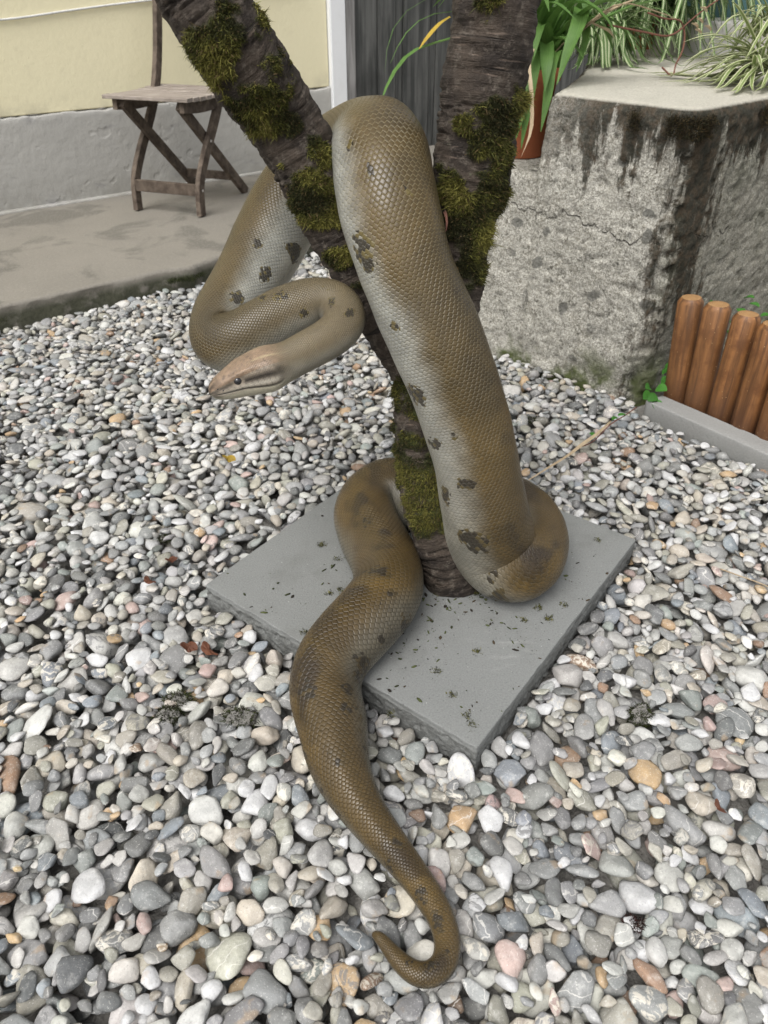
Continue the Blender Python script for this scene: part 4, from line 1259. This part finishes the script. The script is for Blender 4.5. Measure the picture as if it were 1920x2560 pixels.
# ================================================================== PLANTS
def pot(name, base, h, r0, r1, label, group=None):
    prof = [(r0*.05, 0), (r0, 0), (r0+(r1-r0)*.8*.78, h*.78), (r1, h*.785), (r1*1.02, h-.003), (r1*.99, h), (r1*.92, h), (r1*.90, h*.84), (r1*.3, h*.84), (.001, h*.85)]
    seg = 40; th = np.linspace(0, 2*PI, seg, endpoint=False)
    V = np.array([[base[0]+r*math.cos(t), base[1]+r*math.sin(t), base[2]+z] for r, z in prof for t in th])
    e = empty(name, tuple(base)); tag(e, label, 'flower pot', group)
    o = link('pot_wall', mesh_np('pot_wall', V, grid_faces(len(prof), seg, True)), MT['terracotta']); local(o, e)
    V = np.array([[base[0]+r*math.cos(t), base[1]+r*math.sin(t), base[2]+h*.86+.002*math.sin(5*t)] for r in (.001, r1*.91) for t in th])
    o = link('soil', mesh_np('soil', V, grid_faces(2, seg, True)), MT['soil']); local(o, e)
    return e

def plant(name, base, label, specs, cat='plant', group=None):
    e = empty(name, tuple(base)); tag(e, label, cat, group)
    for (mat, pts, w) in specs:
        k = len(pts)
        ws = [w*max(.12, math.sin(PI*(.18+.80*i/(k-1)))**.6) for i in range(k)]
        ws[-1] = w*.05
        o = blade('leaf', pts, ws, MT[mat], None, 12, .22, (0, 0, 1)); local(o, e)
    return e

rp = np.random.default_rng(21)
def arc(base, az, el, L, droop, floor=None, jit=.15, k=7):
    pts = []
    d = np.array([math.cos(az), math.sin(az), 0]); sid = np.array([-d[1], d[0], 0])*rp.normal(0, jit)*L
    for i in range(k):
        t = i/(k-1)
        p = np.array(base)+d*L*math.cos(el)*t*(1-.15*t*droop)+sid*t*t+np.array([0, 0, L*(math.sin(el)*t-droop*t*t)])
        if floor is not None and p[2] < floor: p[2] = floor+.003+.004*rp.random()
        pts.append(p)
    return pts

# strap leaved plant in the terracotta pot on the lower step
pb = np.array([.335, 2.01, .402])
pot('terracotta_pot', pb, .205, .058, .080, 'terracotta pot on the low step between upright limb and concrete block')
pbt = pb+[0, 0, .18]
sp = []
for i in range(64):
    az = rp.random()*2*PI; L = .28+.25*rp.random()
    sp.append(('strap', arc(pbt+[.03*math.cos(az), .03*math.sin(az), 0], az, .9+.5*rp.random(), L, .35+.5*rp.random(), None), .013+.014*rp.random()))
def w2(rows): return [at(x, y, w) for x, y, w in rows]
sp += [('strap', w2([(1395, 170, 1.66), (1392, 130, 1.6), (1378, 170, 1.58), (1368, 250, 1.6), (1352, 330, 1.62)]), .024),
       ('strap', w2([(1340, 160, 1.66), (1325, 120, 1.6), (1312, 190, 1.585), (1300, 300, 1.6), (1290, 350, 1.62)]), .022),
       ('strap', w2([(1345, 165, 1.72), (1362, 60, 1.66), (1378, -30, 1.62), (1390, -90, 1.6)]), .030),
       ('strap', w2([(1372, 175, 1.70), (1366, 90, 1.60), (1352, 60, 1.56), (1335, 110, 1.55), (1326, 170, 1.55)]), .030),
       ('strap', w2([(1360, 175, 1.68), (1350, 130, 1.60), (1332, 190, 1.58), (1318, 280, 1.60), (1303, 372, 1.63)]), .026),
       ('strap', w2([(1352, 175, 1.66), (1364, 110, 1.6), (1366, 160, 1.57), (1362, 230, 1.58)]), .030),
       ('strap', w2([(1365, 170, 1.66), (1450, 20, 1.6), (1448, 60, 1.57), (1425, 120, 1.57), (1392, 212, 1.58)]), .034),
       ('strap', w2([(1370, 170, 1.70), (1410, 110, 1.68), (1500, 55, 1.66), (1600, 12, 1.64), (1690, -5, 1.62)]), .024),
       ('strap', w2([(1375, 170, 1.72), (1420, 90, 1.72), (1470, 30, 1.72), (1540, -40, 1.7)]), .024),
       ('strap', w2([(1365, 165, 1.74), (1400, 80, 1.74), (1440, -20, 1.72), (1460, -60, 1.7)]), .026),
       ('strap', w2([(1380, 175, 1.72), (1440, 60, 1.70), (1462, 10, 1.66), (1466, 60, 1.62), (1460, 120, 1.61), (1440, 180, 1.61)]), .020),
       ('strap', w2([(1330, 170, 1.78), (1270, 100, 1.80), (1190, 80, 1.85), (1120, 101, 1.85), (1050, 122, 1.83), (1010, 150, 1.80), (975, 200, 1.78), (950, 262, 1.76)]), .016),
       ('yellowleaf', w2([(1127, 43, 1.85), (1100, 62, 1.84), (1070, 95, 1.83), (1046, 125, 1.82)]), .015),
       ('strap', w2([(1300, 100, 1.84), (1200, 50, 1.9), (1120, 30, 2.0), (1060, 45, 2.0), (1010, 90, 2.0), (975, 160, 2.0)]), .006),
       ('strap', w2([(1300, 80, 1.9), (1160, -10, 2.1), (1060, 0, 2.1), (1010, 35, 2.1), (975, 90, 2.1), (962, 180, 2.1)]), .003),
       ('dry', w2([(1400, 165, 1.66), (1440, 95, 1.62), (1500, 45, 1.60), (1560, 12, 1.60), (1600, -5, 1.6)]), .020),
       ('dry', w2([(1392, 150, 1.66), (1450, 80, 1.61), (1520, 25, 1.59), (1560, 10, 1.59), (1640, 30, 1.62), (1700, 50, 1.66)]), .012),
       ('dry', w2([(1335, 120, 1.55), (1322, 160, 1.54), (1328, 240, 1.54), (1326, 335, 1.56), (1303, 392, 1.58)]), .009),
       ('dry', w2([(1480, 60, 1.60), (1500, 70, 1.60), (1520, 80, 1.61), (1538, 98, 1.62)]), .019),
       ('dry', w2([(1462, 40, 1.60), (1452, 70, 1.60), (1446, 92, 1.60), (1434, 112, 1.60)]), .010),
       ('dry', w2([(1370, 150, 1.64), (1420, 100, 1.62), (1460, 70, 1.60)]), .008)]
plant('strap_leaf_plant', pbt, 'strap leaved plant with broad green and dry tan leaves arching out of the terracotta pot', sp)

# spider plants
def spider(base, n, Lr, label, mat, floor, azr=(0, 2*PI), el=(.4, 1.3), w=.011, dr=(.6, 1.3), grp='spider plants behind the concrete block'):
    sp = []
    for i in range(n):
        az = azr[0]+(azr[1]-azr[0])*rp.random()
        L = Lr[0]+(Lr[1]-Lr[0])*rp.random()
        b = np.array(base)+[.02*rp.normal(), .02*rp.normal(), .01*rp.random()]
        sp.append((mat, arc(b, az, el[0]+(el[1]-el[0])*rp.random(), L, dr[0]+(dr[1]-dr[0])*rp.random(), floor), w*(.7+.6*rp.random())))
    return plant('spider_plant', base, label, sp, 'spider plant', grp)
q0 = atz(1500, 118, .60); q1 = atz(1600, 100, .60); q2 = atz(1690, 90, .62)
pot('terracotta_pot', (*atz(1590, 120, .565)[:2], .565), .10, .06, .085, 'low dark clay pot hidden under the spider plant leaves on the block')
spider(q0+[-.02, -.02, .02], 210, (.16, .34), 'dense spider plant nearest the strap leaved plant, spilling over the left rear of the block', 'spider', .566)
spider(q1+[0, 0, .06], 200, (.18, .36), 'bushy striped spider plant in the middle of the block rear edge', 'spider', .566)
spider(q2+[0, .02, .12], 110, (.20, .38), 'spider plant with long hanging leaves beside the grey step', 'spider', .568)
spider(at(1780, -60, 2.2), 50, (.2, .36), 'spider plant hanging from above the teal board', 'spider', None, dr=(1.0, 1.7))
qr = atz(1930, 185, .585)
pot('terracotta_pot', (*atz(1962, 140, .565)[:2], .565), .13, .05, .075, 'terracotta pot at the right edge on the block top')
spider(qr, 85, (.12, .30), 'pale striped spider plant lying with bare roots on top of the block', 'spiderpale', .566, (PI*.55, PI*1.35), (.05, .9), .010, (.3, .9))
spider(qr+[.0, .05, .06], 40, (.15, .30), 'upright pale spider plant beside the right edge terracotta pot', 'spiderpale', .57, (PI*.3, PI*1.5), (.5, 1.3), .009, (.5, 1.2))
# reddish twig with dry petals
tw = empty('dry_twig', tuple(at(1640, 88, 1.66))); tag(tw, 'reddish dry twig bending above the concrete block top', 'twig')
for rows, r_ in (([(1520, 62, 1.62), (1560, 70, 1.63), (1610, 80, 1.65), (1665, 90, 1.68), (1690, 82, 1.70), (1708, 68, 1.72)], .0022),
                 ([(1620, 32, 1.64), (1660, 46, 1.67), (1700, 52, 1.70), (1708, 68, 1.72), (1712, 90, 1.73), (1705, 130, 1.74), (1690, 160, 1.75), (1680, 190, 1.74), (1655, 168, 1.74)], .0020),
                 ([(1708, 68, 1.72), (1740, 40, 1.75), (1780, 10, 1.78), (1810, -10, 1.8)], .0016)):
    o = tube('stem', w2(rows), r_, MT['twig'], None, 6, 30); local(o, tw)
for (x, y, w) in ((1742, 48, 1.74), (1762, 66, 1.75), (1738, 75, 1.74), (1752, 20, 1.76), (1730, 60, 1.74)):
    o = blade('petal', w2([(x, y, w), (x+8, y+4, w-.005), (x+14, y+12, w)]), [.006, .014, .003], MT['dry'], None, 6, .4); local(o, tw)

# small green weed at the foot of the block
def leafpart(parent, c, d, L, w, mat, n=8, fold=.25, up=(0, 0, 1), name='leaf'):
    d = unit(np.array([d], float))[0]; c = np.array(c, float)
    pts = [c+d*L*t+np.array([0, 0, -.25*L*t*t]) for t in (0, .15, .4, .7, .9, 1)]
    o = blade(name, pts, [w*.1, w*.75, w, w*.75, w*.35, w*.02], MT[mat], None, n, fold, up)
    if parent is not None: local(o, parent)
    return o
we = empty('weed', tuple(atz(1640, 985, -.03))); tag(we, 'small bright green weed growing between block corner and kerb', 'weed')
for x, y, w, dx, dz, L in ((1628, 985, 1.66, -.6, .1, .030), (1640, 972, 1.66, .4, .3, .030), (1625, 970, 1.68, -.5, .4, .026), (1652, 955, 1.69, .5, .6, .026), (1655, 935, 1.70, .3, .7, .022), (1662, 918, 1.71, .5, .5, .020), (1636, 1000, 1.64, .2, -.3, .028), (1648, 968, 1.68, -.2, .6, .024), (1642, 990, 1.64, -.9, .0, .026)):
    leafpart(we, at(x, y, w), (dx, -.5, dz), L, L*.85, 'weed', 9, .18, (0, -.6, .8))
we2 = empty('weed', tuple(atz(1822, 930, .0)+[0, .1, -.02])); tag(we2, 'green weed leaves showing through the gaps behind the logs', 'weed')
for i in range(26):
    p = atz(1745+rp.random()*170, 960+rp.random()*60, .0)+np.array([.03, .07+.03*rp.random(), .02+.16*rp.random()])
    leafpart(we2, p, (rp.normal(), rp.normal(), rp.random()*.8), .025, .02, 'weed', 7, .2)

# ================================================================== LOOSE BITS ON THE GRAVEL
GT = -.026
st = empty('dry_stalk', tuple(atz(1478, 1099, GT))); tag(st, 'long dry tan stalk lying on the gravel right of the snake', 'stalk')
o = blade('stem', [atz(x, y, z) for x, y, z in ((1322, 1201, -.022), (1370, 1172, -.014), (1417, 1143, -.010), (1460, 1112, -.004), (1490, 1090, .0), (1528, 1054, -.004))], [.003, .005, .006, .009, .008, .004], MT['dry'], None, 24, .5); local(o, st)
o = tube('stem', [atz(x, y, z) for x, y, z in ((1440, 1122, -.015), (1480, 1105, -.01), (1525, 1062, .003), (1560, 1040, .0), (1592, 1018, -.01))], .0012, MT['twig'], None, 6, 24); local(o, st)
for x, y, z, dx, dy in ((1530, 1050, .005, .7, .7), (1545, 1040, .004, .9, .4), (1474, 1082, -.01, .1, -.4)):
    leafpart(st, atz(x, y, z), (dx, dy, .1), .024, .011, 'weed')
for i, (rows, lb) in enumerate((([(1800, 1422, -.02), (1850, 1440, -.016), (1900, 1458, -.014), (1945, 1478, -.02)], 'thin pale straw on the gravel at the right edge'),)):
    o = tube('straw', [atz(*r) for r in rows], .0011, MT['dry'], None, 5, 20); tag(o, lb, 'straw')

def dead(pts, mat, label, r):
    c = atz(*pts, GT+.008); e = None
    k = 9; a0 = r_seed.random()*6
    ring = []
    for t in np.linspace(0, 2*PI, 22, endpoint=False):
        rr = r*(1+.28*math.sin(2*t+a0)+.12*math.sin(5*t+a0*2))
        ring.append((rr*math.cos(t), rr*.7*math.sin(t)))
    V = [(0, 0, .003)]
    for f in (.35, .7, 1.0):
        V += [(x*f, y*f, .003+.35*r*f*f*math.sin(2*math.atan2(y, x)+a0)+.1*r*f*math.sin(9*math.atan2(y, x))) for x, y in ring]
    F = [(0, 1+j, 1+(j+1) % 22) for j in range(22)]
    for a in (0, 1):
        F += [(1+a*22+j, 1+(a+1)*22+j, 1+(a+1)*22+(j+1) % 22, 1+a*22+(j+1) % 22) for j in range(22)]
    me = bpy.data.meshes.new('dead_leaf'); me.from_pydata(V, [], F); me.uv_layers.new(name='UVMap')
    o = link('dead_leaf', me, MT[mat]); o.location = c; o.rotation_euler = (.3*math.sin(a0), .5*math.cos(a0), a0)
    so = o.modifiers.new('solid', 'SOLIDIFY'); so.thickness = .0006
    tag(o, label, 'dead leaf')
r_seed = np.random.default_rng(4)
dead((470, 1618), 'drybrown', 'dark brown curled dead leaf on the gravel left of the slab', .012)
dead((520, 1628), 'drybrown', 'rusty brown dead leaf fragment touching the darker one', .012)
dead((570, 1147), 'yellowleaf', 'yellow and green fallen leaf on the gravel below the snake head', .013)
dead((425, 1402), 'drybrown', 'small reddish dead leaf scrap far left of the slab corner', .009)
dead((372, 1455), 'drybrown', 'brown leaf scrap among pebbles at the left middle', .009)
dead((1795, 2020), 'drybrown', 'small dark red leaf scrap on the gravel at lower right', .007)

def clump(p, r, label, dark=1.0, tall=1.0, n=900, col=((.022, .03, .008), (.04, .05, .012), (.018, .014, .008))):
    c = atz(*p, GT-.007)
    Dv, Fv = ico(4)
    Vv = Dv*np.array([r, r*.7, r*.6*tall])*(1+.8*fbm(Dv+p[0], 1.9, 3, 3))[:, None]+c
    rr = np.random.default_rng(int(p[0])); idx = rr.integers(0, len(Vv), n)
    cl = np.array(col)[rr.integers(0, len(col), n)]*dark
    e = empty('moss_clump', tuple(c)); tag(e, label, 'moss')
    o = link('core', mesh_np('core', Vv, Fv), MT['soil']); local(o, e)
    tag(fronds(Vv[idx], Dv[idx], cl, .0045, 2, int(p[1]), 'moss', e), kind='stuff')
clump((446, 1752), .016, 'dark green moss clump at lower left, the upper one of the left pair')
clump((424, 1790), .015, 'dark moss clump lying just below another clump at lower left', .7)
clump((600, 1795), .019, 'larger dark moss clump on pebbles left of the snake body', .8)
clump((1600, 1790), .014, 'tall dark moss clump on the gravel right of the slab', .9, 1.9)
clump((1582, 2312), .008, 'dark reddish dried moss tuft on pebbles at lower right', 1, 1.2, 700, ((.03, .008, .006), (.015, .01, .008)))
clump((412, 1346), .009, 'tiny dark moss bit on the gravel far left of the slab corner', .7, .6, 400)
clump((1330, 1050), .010, 'dark moss bit on gravel between snake and block', .8, .6, 400)
# moss on the patio rim and the block rim
def rim_moss(name, label, samples, n, L, cols, seed):
    rr = np.random.default_rng(seed)
    k = rr.integers(0, len(samples), n); P_ = samples[k]+rr.normal(0, .004, (n, 3))
    cl = np.array(cols)[rr.integers(0, len(cols), n)]
    o = fronds(P_, np.tile([0, -.5, .7], (n, 1)), cl, L, 2, seed, name); tag(o, label, None, None, 'stuff'); return o
E2 = []
for a, b in zip(EDGE[1:-2], EDGE[2:-1]):
    for t in np.linspace(0, 1, 60): E2.append([*(a+(b-a)*t), -.004])
E2 = np.array(E2); m_ = fbm(E2, 7, 3, 2)+.35*fbm(E2, 26, 2, 4); E2 = E2[m_ > .02]
rim_moss('patio_moss', 'dark moss along the broken patio edge', E2+[.006, -.010, 0], 2600, .006, ((.03, .04, .012), (.05, .06, .02), (.018, .018, .01)), 5)
B2 = []
al_ = np.linspace(-.14, .26, 200)
for a in al_:
    p = P0+(np.array([-.235, .242])/.337*(-a) if a < 0 else np.array([.77, .633])/.997*a)
    B2.append([*p, .545])
B2 = np.array(B2); out = unit(np.array([[-.1, -1, 0]]))[0]
m_ = fbm(B2, 14, 3, 8); B2 = B2[m_ > -.12]
for dz in (0, ): rim_moss('block_moss', 'dark brown moss hanging over the block top edge', np.vstack([B2+out*.010+[0, 0, -z_] for z_ in (0, .006, .014, .026)]), 3800, .006, ((.022, .022, .010), (.05, .035, .014), (.018, .014, .008)), 6)

# crumbs of moss and bark on the slab
rr = np.random.default_rng(12)
nC = 900
cc_ = np.array([.09, .86]); pts = []
while len(pts) < nC:
    a, b = rr.random(2); p = SL+(SF-SL)*a+(SB-SL)*b
    dd = np.linalg.norm(p-cc_)
    den_ = float(fbm(np.array([[p[0], p[1], 0.]]), 16, 3, 8)[0])
    if rr.random() < (math.exp(-(dd/.15)**2)+.04)*min(1, max(.03, .45+2.2*den_))+1.2*math.exp(-((np.linalg.norm(p-np.array([.107, .87]))-.055)/.012)**2): pts.append(p)
pts = np.array(pts)
Dv, Fv = ico(1)
szz = (.00045+.0024*rr.random((nC, 1))**4)*np.array([1, 1, 1])
stretch = np.stack([1+1.6*rr.random(nC), .5+.5*rr.random(nC), .4+.3*rr.random(nC)], 1)
ya = rr.random(nC)*PI
Vc = Dv[None]*(szz*stretch)[:, None, :]
Vr = Vc.copy(); Vr[..., 0] = Vc[..., 0]*np.cos(ya)[:, None]-Vc[..., 1]*np.sin(ya)[:, None]; Vr[..., 1] = Vc[..., 0]*np.sin(ya)[:, None]+Vc[..., 1]*np.cos(ya)[:, None]
Vr += np.c_[pts, np.full(nC, .0006)][:, None]
Fc = (Fv[None]+(np.arange(nC)*len(Dv))[:, None, None]).reshape(-1, 3)
me = mesh_np('moss_crumbs', Vr.reshape(-1, 3), Fc)
cl = np.array([(.03, .035, .015), (.02, .016, .012), (.06, .07, .025), (.05, .035, .02)])[rr.integers(0, 4, nC)]
attr(me, 'col', rgba(np.repeat(cl, len(Dv), 0)), 'FLOAT_COLOR')
o = link('moss_crumbs', me, MT['moss']); tag(o, 'scattered crumbs of moss and bark on the slab', None, None, 'stuff')
# small loose tufts on the slab
tp = np.array([[*atz(x, y, .001)] for x, y in ((1193, 1628), (1410, 1513), (975, 1785//1), (1345, 1520), (1310, 1550), (1373, 1548), (800, 1363), (806, 1362), (842, 1398), (850, 1476), (822, 1484), (760, 1580), (1495, 1350), (1130, 1738), (1178, 1812), (1168, 1790), (1090, 1678), (1370, 1545), (1150, 1480), (1190, 1484), (1110, 1478), (1090, 1484))])
tp = np.repeat(tp, 26, 0)+rr.normal(0, .0028, (len(tp)*26, 3))*[1, 1, .1]
cl = mcols[rr.integers(0, 4, len(tp))]*.8
o = fronds(tp, np.tile([0, 0, 1.], (len(tp), 1))+rr.normal(0, .8, (len(tp), 3)), cl, .004, 2, 3, 'moss_tufts'); tag(o, 'loose little moss tufts fallen on the slab', None, None, 'stuff')
o = ball('paint_scrap', atz(1122, 1480, .002), .004, mat_plain('teal_scrap', (.01, .16, .20), .5), trunk, (1.4, .8, .4), 2) if False else None
me = mesh_np('paint_scrap', ico(2)[0]*np.array([.005, .003, .0015])*(1+.3*fbm(ico(2)[0]*1., 2, 2))[:, None], ico(2)[1])
o = link('paint_scrap', me, mat_plain('teal_scrap', (.02, .16, .20), .5)); o.location = atz(1122, 1481, .001); tag(o, 'tiny teal scrap on the slab at the trunk foot', 'scrap')
for o in S.objects:
    if o.type == 'MESH' and not o.parent and 'kind' not in o and 'category' not in o: print('untagged', o.name)
